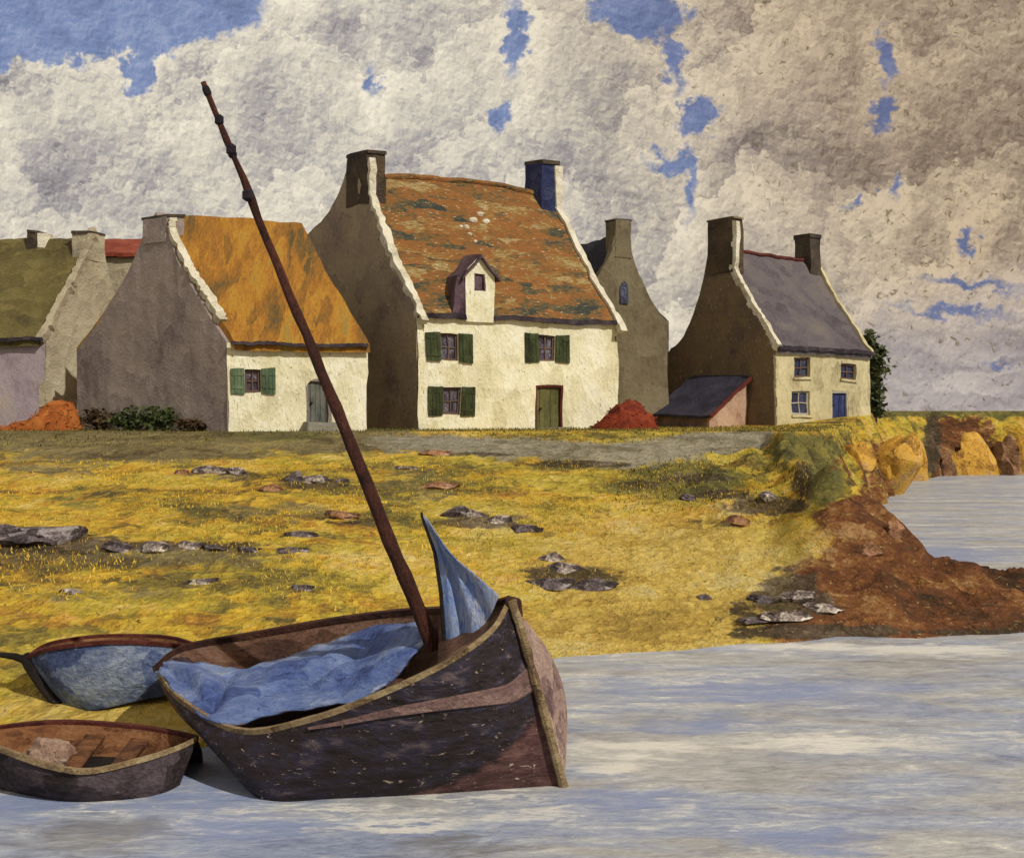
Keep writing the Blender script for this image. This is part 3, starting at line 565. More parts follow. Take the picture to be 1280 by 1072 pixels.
def build_house(name, label, H, mats, openings=(), ov=0.16, roofthick=0.22, roofname='roof', gap=0.12, cat_='house', flare=None):
    """walls with real openings, both gables, curved roof slab; returns the root"""
    root = thing(name, H.pt(0, 0, H.zg), label, cat_)
    # front wall as cells round the openings, with reveals
    hgt = H.ze - H.zg
    xs = sorted({0, H.L} | {o[0] for o in openings} | {o[1] for o in openings})
    zs = sorted({-0.8, hgt} | {o[2] for o in openings} | {o[3] for o in openings})
    m_ = MB()
    def wp(x, z, d=0.0): return H.A + H.fu * x - H.n * d + Vector((0, 0, H.zg + z))
    for a, b in zip(xs[:-1], xs[1:]):
        for c, d in zip(zs[:-1], zs[1:]):
            if any(o[0] <= a + 1e-6 and o[1] >= b - 1e-6 and o[2] <= c + 1e-6 and o[3] >= d - 1e-6 for o in openings): continue
            m_.poly([wp(a, c), wp(b, c), wp(b, d), wp(a, d)])
    for o in openings:
        x0, x1, z0, z1 = o; dd = 0.22
        m_.poly([wp(x0, z0), wp(x0, z1), wp(x0, z1, dd), wp(x0, z0, dd)]); m_.poly([wp(x1, z0), wp(x1, z1), wp(x1, z1, dd), wp(x1, z0, dd)])
        m_.poly([wp(x0, z1), wp(x1, z1), wp(x1, z1, dd), wp(x0, z1, dd)]); m_.poly([wp(x0, z0), wp(x1, z0), wp(x1, z0, dd), wp(x0, z0, dd)])
    m_.build('front_wall', mats['wall'], root, jit=JIT, sub=3)
    # gable ends (solid, 0.3 m thick) and back wall
    for q, key in ((0.0, 'gable_l'), (1.0, 'gable_r')):
        g = MB(); sgn = 1 if q == 0 else -1; th = 0.3 / H.L * sgn
        ts = H.ts(26)
        ts = H.ts(60, 0.035 / H.D, 1.0); fl = (flare or {}).get(q)
        o_ = [H.crest(q, t, fl) if fl else H.on(q, t) for t in ts]; i_ = [H.crest(q + th, t, fl) if fl else H.on(q + th, t) for t in ts]
        lo = [H.pt(q, t, H.zg - 0.8) for t in ts]; li = [H.pt(q + th, t, H.zg - 0.8) for t in ts]
        lay = lambda a, b, n=7: [[x.lerp(y, k / n) for x, y in zip(a, b)] for k in range(n + 1)]
        g.grid(lay(lo, o_)); g.grid(lay(li, i_)); g.grid([o_, i_])
        g.poly([lo[0], o_[0], i_[0], li[0]]); g.poly([lo[-1], o_[-1], i_[-1], li[-1]])
        g.build('gable_wall', mats.get(key, mats['gable_l']), root, jit=JIT)
    bk = MB(); bk.grid([[H.pt(k / 8, 1, H.zg - 0.8) for k in range(9)], [H.pt(k / 8, 1, H.zb) for k in range(9)]]); bk.build('back_wall', mats['gable_l'], root, jit=JIT)
    # roof slab
    r = MB(); q0, q1 = gap / H.L, 1 - gap / H.L
    q0 += H.qr[0]; q1 += H.qr[1] - 1
    tlist = H.ts(14, -ov / H.D, H.tr) + H.ts(12, H.tr, 1 + ov / H.D)[1:]
    nq = 30
    def jag(a, b): return 0.03 * mn.noise(Vector((a * 9, b * 13, H.zr)))
    qe = lambda t: q1 + (H.qr[1] - 1) * (min(max(t / H.tr, 0), 1) * 0.9 - 0.9) if t < H.tr else q1
    top = [[H.on(q0 + (qe(t) - q0) * k / nq, t, roofthick * 0.8 + jag(k, t)) for k in range(nq + 1)] for t in tlist]
    bot = [[H.on(q0 + (qe(t) - q0) * k / nq, t, -0.015) for k in range(nq + 1)] for t in tlist]
    r.grid(top); r.grid(bot)
    r.grid([top[0], bot[0]]); r.grid([top[-1], bot[-1]]); r.grid([[x[0] for x in top], [x[0] for x in bot]]); r.grid([[x[-1] for x in top], [x[-1] for x in bot]])
    roof = r.build(roofname, mats['roof'], root, jit=JIT)
    return root, roof, wp
def eaves(H, root, mat, h=0.16, ov=0.2, q0=0.0, q1=1.0, n=40):
    m_ = MB(); pts = []
    for k in range(n + 1):
        q = q0 + (q1 - q0) * k / n; x = H.pt(q, 0, H.ze) + H.n * (ov + 0.05) + Vector((0, 0, -0.02 + 0.05 * mn.noise(Vector((k * 0.9, H.ze, H.L)))))
        pts.append(x)
    m_.bar(pts, 0.14, h, H.n); return m_.build('eaves_board', mat, root, jit=JIT)
def verge(H, root, mat, q, wid=0.28, hgt=0.34, t0=-0.03, t1=None, n=34, rag=0.06, dq=0.0, lift=0.16, fl=None, rise=None):
    m_ = MB(); pts = []; ws = []
    t1 = H.tr if t1 is None else t1
    for k in range(n + 1):
        t = t0 + (t1 - t0) * k / n
        pts.append((H.crest(q, t, fl) if fl else H.on(q, t)) + Vector((0, 0, lift)) + H.fu * (rag * mn.noise(Vector((k * 0.6, q * 5, H.zr))) + dq) + Vector((0, 0, rag * mn.noise(Vector((k * 0.7, 9, H.L))))))
        ws.append(wid * (1 + 0.5 * mn.noise(Vector((k * 0.8, 3 + q, H.zr)))))
    if rise:
        e = pts[-1]
        for k in range(1, 7): pts.append(e + Vector((0, 0, (rise - e.z) * k / 6)) - H.gu * 0.05 + H.fu * (rag * mn.noise(Vector((k * .8, q, 2))))); ws.append(wid * (0.9 + 0.4 * mn.noise(Vector((k, 7, q)))))
    m_.bar(pts, ws, hgt, H.fu); return m_.build('verge', mat, root, jit=JIT)
def chimney(H, root, mat, q, t, wg, wf, z0, z1, cap=None, capmat=None, taper=0.1, lean=0.0, dq=0.0):
    """stack with a slight taper; wg across the gable, wf along the ridge"""
    c = H.pt(q, t, 0) + H.fu * dq
    def ring(z, k): return [c + H.gu * (a * wg / 2 * k) + H.fu * (b * wf / 2) + Vector((0, 0, z)) for a, b in ((-1, -1), (1, -1), (1, 1), (-1, 1))]
    m_ = MB(); n = 8
    rows = [ring(z0 + (z1 - z0) * k / n, 1 + taper * (1 - k / n) ** 2.2) for k in range(n + 1)]
    m_.grid(rows, True); m_.poly(rows[0]); m_.poly(rows[-1])
    o = m_.build('chimney', mat, root, jit=JIT, sub=2)
    if cap:
        c_ = MB(); rows = [ring(z1 - 0.02, 1.0), ring(z1 - 0.02, 1.12), ring(z1 + cap, 1.1), ring(z1 + cap, 0.7), ring(z1 + cap * 0.6, 0.6)]
        c_.grid(rows, True); c_.poly(rows[-1])
        p_ = c_.build('chimney_cap', capmat or mat, None, loc=worldloc(root), jit=JIT)
        p_.parent = o; p_.location = (0, 0, 0)
    return o
def part(mb, name, mat, parent, **k):
    """sub-part: verts in world metres under a part that has no offset of its own"""
    return mb.build(name, mat, parent, **k)
def wbox(wp, x0, x1, z0, z1, d0, d1):
    return [wp(x0, z0, d0), wp(x1, z0, d0), wp(x1, z1, d0), wp(x0, z1, d0), wp(x0, z0, d1), wp(x1, z0, d1), wp(x1, z1, d1), wp(x0, z1, d1)]
def window(wp, root, x0, x1, z0, z1, fm, pm, shutters=None, sw=0.5, sill=None, mull=True, name='window'):
    f = MB(); b = 0.09
    for c in ((x0, x0 + b, z0, z1), (x1 - b, x1, z0, z1), (x0 + b, x1 - b, z0, z0 + b), (x0 + b, x1 - b, z1 - b, z1)): f.box8(wbox(wp, *c, 0.10, 0.18))
    if mull:
        xm = (x0 + x1) / 2; zm = (z0 + z1) / 2
        f.box8(wbox(wp, xm - 0.03, xm + 0.03, z0 + b, z1 - b, 0.11, 0.165)); f.box8(wbox(wp, x0 + b, xm - 0.03, zm - 0.025, zm + 0.025, 0.115, 0.16)); f.box8(wbox(wp, xm + 0.03, x1 - b, zm - 0.025, zm + 0.025, 0.115, 0.16))
    wo = f.build(name, fm, root, jit=JIT, sub=1)
    g = MB(); g.poly([wp(x0, z0, 0.17), wp(x1, z0, 0.17), wp(x1, z1, 0.17), wp(x0, z1, 0.17)]); g.build('pane', pm, wo, jit=JIT, sub=2)
    if sill:
        s_ = MB(); s_.box8(wbox(wp, x0 - 0.08, x1 + 0.08, z0 - 0.1, z0 - 0.003, -0.09, 0.0)); s_.build('sill', sill, wo, jit=JIT, sub=1)
    if shutters:
        for a, c in ((x0 - sw - 0.01, x0 - 0.01), (x1 + 0.01, x1 + sw + 0.01)):
            m_ = MB(); n = 4
            for k in range(n):
                xa = a + (c - a) * k / n; m_.box8(wbox(wp, xa + 0.006, xa + (c - a) / n - 0.006, z0 - 0.04, z1 + 0.04, -0.07 - 0.008 * (k % 2), -0.012))
            for zz in (z0 + 0.15, z1 - 0.22): m_.box8(wbox(wp, a + 0.02, c - 0.02, zz, zz + 0.09, -0.10, -0.072))
            m_.build('shutter', shutters, wo, jit=JIT)
    return wo
def door(wp, root, x0, x1, z0, z1, mat, fm=None, jambs=True, handle=True, planks=5, arch=False, d=0.14):
    m_ = MB()
    for k in range(planks):
        xa = x0 + (x1 - x0) * k / planks; xb = x0 + (x1 - x0) * (k + 1) / planks
        m_.box8(wbox(wp, xa + 0.008, xb - 0.008, z0, z1, d - 0.012 * (k % 2), d + 0.06))
    o = m_.build('door', mat, root, jit=JIT, sub=2)
    if jambs and fm:
        f = MB(); f.box8(wbox(wp, x0 - 0.002, x0 + 0.08, z0, z1, 0.02, d - 0.02)); f.box8(wbox(wp, x1 - 0.1, x1 + 0.002, z0, z1, 0.02, d - 0.02)); f.box8(wbox(wp, x0 + 0.08, x1 - 0.1, z1 - 0.09, z1 + 0.002, 0.02, d - 0.02))
        f.build('door_frame', fm, o, jit=JIT, sub=2)
    if handle:
        h = MB(); xh = x0 + (x1 - x0) * 0.22; h.tube([wp(xh, z0 + (z1 - z0) * 0.48, d), wp(xh, z0 + (z1 - z0) * 0.48, d - 0.09)], [0.03, 0.045], 8); h.build('handle', M['black'], o, jit=JIT)
    return o
def facade_x(H, u):
    """distance along the front wall at which the line of sight u meets it"""
    k = (u - 640) / F; a, f = H.A, H.fu
    return (k * a.y - a.x) / (f.x - k * f.y)
def facade_z(H, x, v):
    y = H.A.y + H.fu.y * x; return CAMZ - (v - HZ) / F * y - H.zg
def opening(H, u0, u1, v0, v1):
    a, b = facade_x(H, u0), facade_x(H, u1); m_ = (a + b) / 2
    return (a, b, facade_z(H, m_, v1), facade_z(H, m_, v0))
def zat(v, Y): return CAMZ - (v - HZ) / F * Y

# --- the tall white house
a = P(522, 538, 44); H2 = House((a.x, a.y), (8.25, 4.0), (-6.6, 6.4), a.z, zat(394, 44), zat(228, 46.75), 0.415, 1.08, 1.0, ze_b=10.7, hump=0.30)
ops = [opening(H2, 550, 572, 418, 452), opening(H2, 553, 576, 485, 518), opening(H2, 673, 694, 419, 452), opening(H2, 668, 704, 482, 537)]
dorm = opening(H2, 581, 616, 345, 394)
root2, roof2, wp = build_house('tall_house', 'tall white house with mottled orange roof and small dormer, the largest house', H2,
    dict(wall=M['cream'], gable_l=M['browngable'], gable_r=M['olivegable'], roof=M['tiles']), ops, ov=0.05, flare={0.0: (1.0, 0.35, 0.075)})
eaves(H2, root2, M['darkedge'], 0.2, 0.08, 0, (dorm[0] - 0.02) / H2.L, 14); eaves(H2, root2, M['darkedge'], 0.2, 0.08, (dorm[1] + 0.02) / H2.L, 1.01, 26)
verge(H2, root2, M['verge'], 0.012, 0.30, 0.34, -0.03, 0.415 - 0.70 / H2.D, rag=0.08, fl=(1.0, 0.35, 0.075), rise=zat(197, 46.2)); verge(H2, root2, M['verge'], 0.995, 0.26, 0.30, -0.04, 0.415, rag=0.05)
chimney(H2, root2, M['browndark'], 0.0, 0.415, 1.35, 0.8, H2.zr - 1.0, zat(194, 46.75), 0.12, M['chimdark'], 0.08, dq=0.365)
ch = chimney(H2, root2, M['chimnavy'], 1.0, 0.415, 1.0, 0.85, H2.zr - 1.0, zat(208, 50.7), 0.16, M['chimdark'], 0.06, dq=-0.5)
pl = MB(); cc = H2.pt(1.0, 0.415, 0) + H2.fu * -0.05; zt = zat(210, 50.7)
pl.box8([cc + H2.gu * (-0.58) + H2.fu * a_ + Vector((0, 0, z_)) for a_, z_ in ((-0.12, zt - 2.3), (0.12, zt - 2.3), (0.10, zt), (-0.30, zt))] + [cc + H2.gu * (0.5) + H2.fu * a_ + Vector((0, 0, z_)) for a_, z_ in ((-0.12, zt - 2.3), (0.12, zt - 2.3), (0.10, zt), (-0.30, zt))])
pl.build('lit_face', M['verge'], ch, jit=JIT, sub=2)  # cream slab: the stack's lit right side put into its colour
for i, o in enumerate(ops[:3]): window(wp, root2, *o, M['frame'], M['pane'], M['shutter'], 0.62)
d2 = door(wp, root2, *ops[3], M['olivedoor'], M['reddoor'])
# ridge tiles
rt = MB(); rt.tube([H2.on(0.05 + 0.86 * k / 30, 0.415, 0.20 + 0.03 * mn.noise(Vector((k, 0, 0)))) for k in range(31)], 0.12, 8); rt.build('ridge', M['tiles'], root2, jit=JIT)
# dormer: its wall rises out of the front wall
dz0, dz1 = H2.ze - H2.zg - 0.02, dorm[3] + 0.1
x0, x1 = dorm[0], dorm[1]; xm = (x0 + x1) / 2; pk = dz1 + 0.75; dep = 2.3
def dp_(x, z, d=0.0): return wp(x, z, d)
dm = MB(); dzb = dz0 - 0.16
dw = (xm - 0.24, xm + 0.22, dz1 - 0.75, dz1 - 0.04)
for c in ((x0, dw[0], dzb, dz1), (dw[1], x1, dzb, dz1), (dw[0], dw[1], dzb, dw[2]), (dw[0], dw[1], dw[3], dz1)):
    dm.poly([dp_(c[0], c[2], -0.13), dp_(c[1], c[2], -0.13), dp_(c[1], c[3], -0.13), dp_(c[0], c[3], -0.13)])
dm.poly([dp_(x0, dz1, -0.13), dp_(x1, dz1, -0.13), dp_(xm, pk, -0.13)])
dm.poly([dp_(x0, dzb, -0.13), dp_(x0, dz1, -0.13), dp_(x0, dz1, dep), dp_(x0, dzb, dep)]); dm.poly([dp_(x1, dzb, -0.13), dp_(x1, dz1, -0.13), dp_(x1, dz1, dep), dp_(x1, dzb, dep)])
dm.poly([dp_(x0, dzb, -0.13), dp_(x1, dzb, -0.13), dp_(x1, dzb, 0.1), dp_(x0, dzb, 0.1)])
dormer = dm.build('dormer', M['cream'], root2, jit=JIT, sub=2)
ck = MB()
ck.box8([dp_(x0 - 0.52, dz0 + 0.05, -0.08), dp_(x0 - 0.015, dz0 + 0.05, -0.08), dp_(x0 - 0.015, dz1 + 0.1, -0.08), dp_(x0 - 0.34, dz1 - 0.15, -0.08), dp_(x0 - 0.52, dz0 + 0.05, dep), dp_(x0 - 0.015, dz0 + 0.05, dep), dp_(x0 - 0.015, dz1 + 0.1, dep), dp_(x0 - 0.34, dz1 - 0.15, dep)])
ck.build('dormer_cheek', M['purple'], dormer, jit=JIT, sub=2)
dr = MB(); o_ = 0.17
for s_ in (-1, 1):
    xe = x0 - o_ if s_ < 0 else x1 + o_
    dr.box8([dp_(xm, pk + 0.02, -0.32), dp_(xe, dz1 - 0.22, -0.32), dp_(xe, dz1 - 0.34, -0.32), dp_(xm, pk - 0.10, -0.32), dp_(xm, pk + 0.22, dep + 0.9), dp_(xe, dz1 - 0.05, dep + 0.4), dp_(xe, dz1 - 0.2, dep + 0.4), dp_(xm, pk + 0.1, dep + 0.9)])
dr.build('dormer_roof', M['purple'], dormer, jit=JIT, sub=2)
dn = MB(); dn.poly([dp_(dw[0], dw[2], -0.02), dp_(dw[1], dw[2], -0.02), dp_(dw[1], dw[3], -0.02), dp_(dw[0], dw[3], -0.02)])
for c in ((dw[0], dw[0] + 0.05, dw[2], dw[3]), (dw[1] - 0.05, dw[1], dw[2], dw[3]), (dw[0] + 0.05, dw[1] - 0.05, dw[2], dw[2] + 0.05)): dn.box8(wbox(wp, *c, -0.115, -0.03))
dn.build('dormer_window', M['purple'], dormer, jit=JIT)
st = MB(); st.box8(wbox(wp, ops[3][0] - 0.1, ops[3][1] + 0.15, -0.25, 0.10, -0.55, -0.01)); st.build('doorstep', M['step'], root2, jit=JIT, sub=1)
for (uu, vv, r_) in ((592, 282, 0.24), (600, 276, 0.20), (606, 281, 0.2), (583, 292, 0.17), (588, 300, 0.13), (594, 309, 0.12), (575, 288, 0.12)):
    x = facade_x(H2, uu); best = min((abs((HZ - (H2.on(q_, t_).z - CAMZ) * F / H2.on(q_, t_).y) - vv) + abs(640 + F * H2.on(q_, t_).x / H2.on(q_, t_).y - uu), q_, t_) for q_ in np.linspace(.2, .7, 40) for t_ in np.linspace(.1, .41, 30))
    c = H2.on(best[1], best[2], 0.2)
    mo = MB(); bm = bmesh.new(); bmesh.ops.create_icosphere(bm, subdivisions=2, radius=1)
    for v in bm.verts:
        k = 1 + 0.5 * mn.noise(v.co * 2 + c); mo.v.append(tuple(c + Vector((v.co.x * r_ * k * 0.8, v.co.y * r_ * k * .35, v.co.z * r_ * k * 0.6))))
    bm.verts.index_update(); mo.f += [tuple(v.index for v in f.verts) for f in bm.faces]; bm.free()
    mo.build('mortar_patch', M['verge'], roof2, jit=0.02)

# --- the low cottage with thatch
a = P(284, 531, 40); H1 = House((a.x, a.y), (4.75, 2.0), (-7.3, 5.0), a.z, zat(428, 40), zat(276, 42.25), 0.45, 1.08, 1.18, qr=(0, 1.10))
ops = [opening(H1, 305, 326, 462, 492), opening(H1, 383, 413, 474, 531)]
root1, roof1, wp = build_house('thatched_cottage', 'low cottage with orange thatch, grey gable and white front behind the leaning mast', H1,
    dict(wall=M['cream'], gable_l=M['greygable'], gable_r=M['greygable'], roof=M['thatch']), ops, ov=0.22, roofthick=0.36, flare={0.0: (0.5, 0.3, 0.075)})
eaves(H1, root1, M['darkedge'], 0.12, 0.22, 0.02, 0.99, 40)
verge(H1, root1, M['verge'], 0.035, 0.30, 0.32, 0.06, 0.455 - 0.68 / H1.D, rag=0.10, lift=0.22, fl=(0.5, 0.3, 0.075), rise=zat(273, 42))
chimney(H1, root1, M['greygable'], 0.0, 0.455, 1.3, 0.7, H1.zr - 0.8, zat(271, 42.25), 0.07, M['chimdark'], 0.06, dq=0.315)
window(wp, root1, *ops[0], M['frame'], M['pane'], M['shutterpale'], 0.48)
door(wp, root1, *ops[1], M['greydoor'], M['greygable'])
da = MB(); xc = (ops[1][0] + ops[1][1]) / 2; rw = (ops[1][1] - ops[1][0]) / 2   # rounded white spandrels give the door its arched head
for s_ in (-1, 1):
    pts = [(xc + s_ * rw * math.cos(R(an)), ops[1][3] - 0.42 + 0.42 * math.sin(R(an))) for an in range(0, 91, 10)] + [(xc + s_ * rw, ops[1][3])]
    f_ = [wp(x, z, 0.0) for x, z in pts]; b_ = [wp(x, z, 0.12) for x, z in pts]
    da.poly(f_); da.grid([f_[:-1], b_[:-1]])
da.build('door_arch', M['cream'], root1, jit=JIT)
st = MB(); st.box8(wbox(wp, ops[1][0] - 0.1, ops[1][1] + 0.5, -0.3, 0.12, -0.7, -0.01)); st.build('doorstep', M['step'], root1, jit=JIT, sub=1)

# --- the beige gable house at the left edge
a = P(57, 532, 46)
H0 = House((a.x - 9, a.y + 0.9), (9, -0.9), (2.1, 5.2), a.z, zat(424, 46), zat(304, 48.6), 0.5, 1.08, 1.15)
root0, roof0, wp = build_house('olive_roofed_house', 'house at left edge with olive thatch, lilac front and beige gable', H0,
    dict(wall=M['lilac'], gable_l=M['lilac'], gable_r=M['beigegable'], roof=M['oliveroof']), (), ov=0.2, roofthick=0.3, flare={1.0: (0.9, 0.5, 0.09)})
eaves(H0, root0, M['darkedge'], 0.14, 0.2)
verge(H0, root0, M['beigegable'], 0.99, 0.3, 0.34, -0.03, 0.5, rag=0.08)
chimney(H0, root0, M['beigegable'], 1.0, 0.5, 1.0, 0.7, H0.zr - 0.8, zat(293, 48.6), 0.10, M['chimdark'], 0.08, dq=-0.315)
chimney(H0, root0, M['chimdark'], 0.71, 0.5, 0.6, 0.42, H0.zr - 0.5, zat(291, 48.8), 0.08, M['chimdark'], 0.05)
chimney(H0, root0, M['verge'], 0.755, 0.5, 0.5, 0.3, H0.zr - 0.5, zat(292, 48.8), None, None, 0.05)
# --- red roofed cottage behind it
a = P(112, 470, 54); HB = House((a.x, a.y), (6.5, 0.3), (-0.8, 5), 3.2, zat(319, 54), zat(303, 56.5), 0.5, 1.0, 1.0)
rootb, roofb, wp = build_house('red_roofed_house', 'beige walled house with a red tile ridge, glimpsed behind the grey gable', HB,
    dict(wall=M['beigegable'], gable_l=M['beigegable'], roof=M['redtile']), (), ov=0.15)
eaves(HB, rootb, M['redtile'], 0.12, 0.12)

# --- grey-olive gable house behind the tall one
a, b = P(720, 527, 50.0), P(835, 524, 51.6)
H3 = House((a.x - 3.4, a.y + 5.6), (3.4, -5.6), (b.x - a.x, b.y - a.y), a.z, zat(400, 50.0), zat(300, 51.0), 0.48, 1.25, 1.35, ze_b=zat(402, 51.6))
root3, roof3, wp3 = build_house('narrow_gabled_house', 'narrow house with olive grey gable and navy roof, between tall house and slate house', H3,
    dict(wall=M['olivegable'], gable_l=M['olivegable'], gable_r=M['olivegable'], roof=M['blueslate']), (), ov=0.1, flare={1.0: (0.9, 0.8, 0.085)})
chimney(H3, root3, M['olivegable'], 1.0, 0.50, 0.80, 0.7, H3.zr - 0.8, zat(277, 51.0), 0.06, M['chimdark'], 0.08, dq=-0.315)
verge(H3, root3, M['olivegable'], 0.985, 0.26, 0.30, 0.0, 0.46, rag=0.04)
for sgn in (1,):
    gn = Vector((H3.gu.y, -H3.gu.x, 0)); gn = gn if gn.y < 0 else -gn
    c = H3.pt(1.0, 0.51, zat(366, 50.8))
    wv_ = MB(); pts = [(-0.19, -0.5), (0.19, -0.5), (0.19, 0.25), (0.12, 0.45), (0, 0.55), (-0.12, 0.45), (-0.19, 0.25)]
    fr = [c + H3.gu * x + gn * 0.05 + Vector((0, 0, z)) for x, z in pts]; bk_ = [c + H3.gu * x - gn * 0.05 + Vector((0, 0, z)) for x, z in pts]
    wv_.grid([[*fr, fr[0]], [*bk_, bk_[0]]]); wv_.poly(fr); wv_.build('loft_window', M['panedark'], root3, jit=JIT)

# --- slate house on the right
a = P(968, 536, 50); H4 = House((a.x, a.y), (5.85, 5.0), (-4.1, 4.5), a.z, zat(434, 50), zat(316, 52.3), 0.5, 1.1, 1.7)
ops = [opening(H4, 992, 1012, 447, 471), opening(H4, 1051, 1069, 455, 474), opening(H4, 990, 1013, 489, 519), opening(H4, 1040, 1061, 489, 524)]
root4, roof4, wp = build_house('slate_house', 'buff house with purple grey slate roof, red ridge and dark brown gable', H4,
    dict(wall=M['cream2'], gable_l=M['rustgable'], gable_r=M['rustgable'], roof=M['slate']), ops, flare={0.0: (1.6, 0.5, 0.12)})
eaves(H4, root4, M['darkedge'], 0.18, 0.17, 0, 1.01)
verge(H4, root4, M['verge'], 0.015, 0.26, 0.30, -0.03, 0.49 - 0.76 / H4.D, rag=0.08, fl=(1.6, 0.5, 0.12), rise=zat(279, 52)); verge(H4, root4, M['cream2'], 0.99, 0.22, 0.28, -0.03, 0.5, rag=0.04)
chimney(H4, root4, M['browndark'], 0.0, 0.49, 1.45, 0.75, H4.zr - 1.0, zat(275, 52.3), 0.06, M['rustgable'], 0.14, dq=0.34)
chimney(H4, root4, M['chimdark'], 1.0, 0.5, 0.9, 0.9, H4.zr - 0.9, zat(300, 57.2), 0.18, M['chimdark'], 0.0, dq=-0.7)
rt = MB(); rt.tube([H4.on(0.08 + 0.8 * k / 24, 0.5, 0.2 + 0.03 * mn.noise(Vector((k, 4, 0)))) for k in range(25)], 0.10, 8); rt.build('ridge', M['reddoor'], root4, jit=JIT)
for o in ops[:3]: window(wp, root4, *o, M['frameblue'] if o is ops[2] else M['frame'], M['panedark'], None, sill=M['cream2'])
door(wp, root4, *ops[3], M['bluedoor'], M['frameblue'])
qn = MB()
for k in range(9):
    z_ = -0.3 + k * 0.44; qn.box8(wbox(wp, -0.03, 0.10 + 0.05 * (k % 2), z_, z_ + 0.42, -0.02, 0.1))
qn.build('quoin', M['rustgable'], root4, jit=JIT)

# --- lean-to shed against the dark gable
g = Vector((-4.1, 4.5, 0)); A4 = H4.A; gn = Vector((-4.5, -4.1, 0)).normalized()
h0, h1 = A4 + g * 0.24 + gn * 0.06, A4 + g * 0.74 + gn * 0.06; l0, l1 = h0 + gn * 2.7, h1 + gn * 2.7
zl, zh = zat(518, 49.2), zat(473, 51); zb_ = 2.3
rs = thing('lean_to_shed', (h0.x, h0.y, 3.0), 'low shed with dark sloping roof leaning on the brown gable, pink end wall', 'shed')
up = lambda v, z: Vector((v.x, v.y, z))
def wallq(p0, p1, za0, za1, th, nrm, zbase=zb_):
    m_ = MB(); m_.box8([up(p0, zbase), up(p1, zbase), up(p1, za1), up(p0, za0)] + [up(p0, zbase) + nrm * th, up(p1, zbase) + nrm * th, up(p1, za1) + nrm * th, up(p0, za0) + nrm * th]); return m_
wallq(h0, l0, zh, zl, 0.15, (h1 - h0).normalized()).build('end_wall', M['pinkshed'], rs, jit=JIT, sub=3)
wallq(h1, l1, zh, zl, 0.15, (h0 - h1).normalized()).build('end_wall', M['lilacshed'], rs, jit=JIT, sub=3)
wallq(l0 + (h1 - h0).normalized() * .15, l1 - (h1 - h0).normalized() * .15, zl, zl, 0.15, -gn).build('front_wall', M['lilacshed'], rs, jit=JIT, sub=3)
m_ = MB(); e = (h1 - h0).normalized() * 0.2; lo = gn * 0.3
m_.box8([up(h0 - e, zh + .02), up(h1 + e, zh + .02), up(l1 + e + lo, zl - .14), up(l0 - e + lo, zl - .14), up(h0 - e, zh + .16), up(h1 + e, zh + .16), up(l1 + e + lo, zl + .0), up(l0 - e + lo, zl + .0)])
m_.build('roof', M['blueslate'], rs, jit=JIT, sub=3)
m_ = MB(); m_.bar([up(h0 - e * 1.3, zh + .10).lerp(up(l0 - e * 1.3 + lo, zl - .06), k / 12) for k in range(13)], 0.10, 0.15, (h1 - h0)); m_.build('verge', M['reddoor'], rs, jit=JIT)

# ------------------------------------------------------------------ plants
def leaves(n, c, rad, size, lump=0.35, seed=0, flat=0.6, squash=None):
    """many leaf-sized faces through an uneven crown"""
    rnd = random.Random(seed); m_ = MB(); c = Vector(c); k = 0
    while k < n:
        d = Vector((rnd.gauss(0, 1), rnd.gauss(0, 1), rnd.gauss(0, 1))).normalized()
        r = rnd.random() ** 0.45
        lim = 1 + lump * 1.6 * mn.noise(d * 1.8 + c) + lump * mn.noise(d * 4.5 + c)
        x = Vector((d.x * rad[0], d.y * rad[1], d.z * rad[2])) * r * lim
        if mn.noise((x + c) * 2.2) < -0.28: 
            if rnd.random() < 0.8: continue
        if squash is not None and x.z < squash: continue
        s = size * rnd.uniform(0.5, 1.4)
        a = Vector((rnd.gauss(0, 1), rnd.gauss(0, 1), rnd.gauss(0, flat))).normalized(); b = a.cross(Vector((rnd.gauss(0, 1), rnd.gauss(0, 1), rnd.gauss(0, 1)))).normalized()
        o = c + x
        m_.poly([o - a * s, o - b * s * 0.5, o + a * s, o + b * s * 0.5]); k += 1
    return m_
def shrub(name, label, cat_, u, v, ru, h, mat, n=900, size=0.12, seed=0, Y=None, trunk=True, group=None, depth=0.8, lump=0.4):
    g_ = P(u, v, Y) if Y else ground(u, v)
    if Y: g_.z = Tz(g_.x, g_.y)
    r = thing(name, g_, label, cat_, group)
    leaves(n, g_ + Vector((0, 0, h * 0.52)), (ru, ru * depth, h * 0.55), size, lump, seed).build('foliage', mat, r, smooth=False)
    if trunk:
        t_ = MB(); rnd = random.Random(seed)
        for k in range(5):
            an = rnd.uniform(0, 6.28); t_.tube([g_ + Vector((0, 0, -0.1)), g_ + Vector((math.cos(an) * ru * .2, math.sin(an) * ru * .2, h * .35)), g_ + Vector((math.cos(an) * ru * .5, math.sin(an) * ru * .5, h * .75))], [0.05, 0.035, 0.012], 6)
        t_.build('stem', M['bark'], r)
    return r
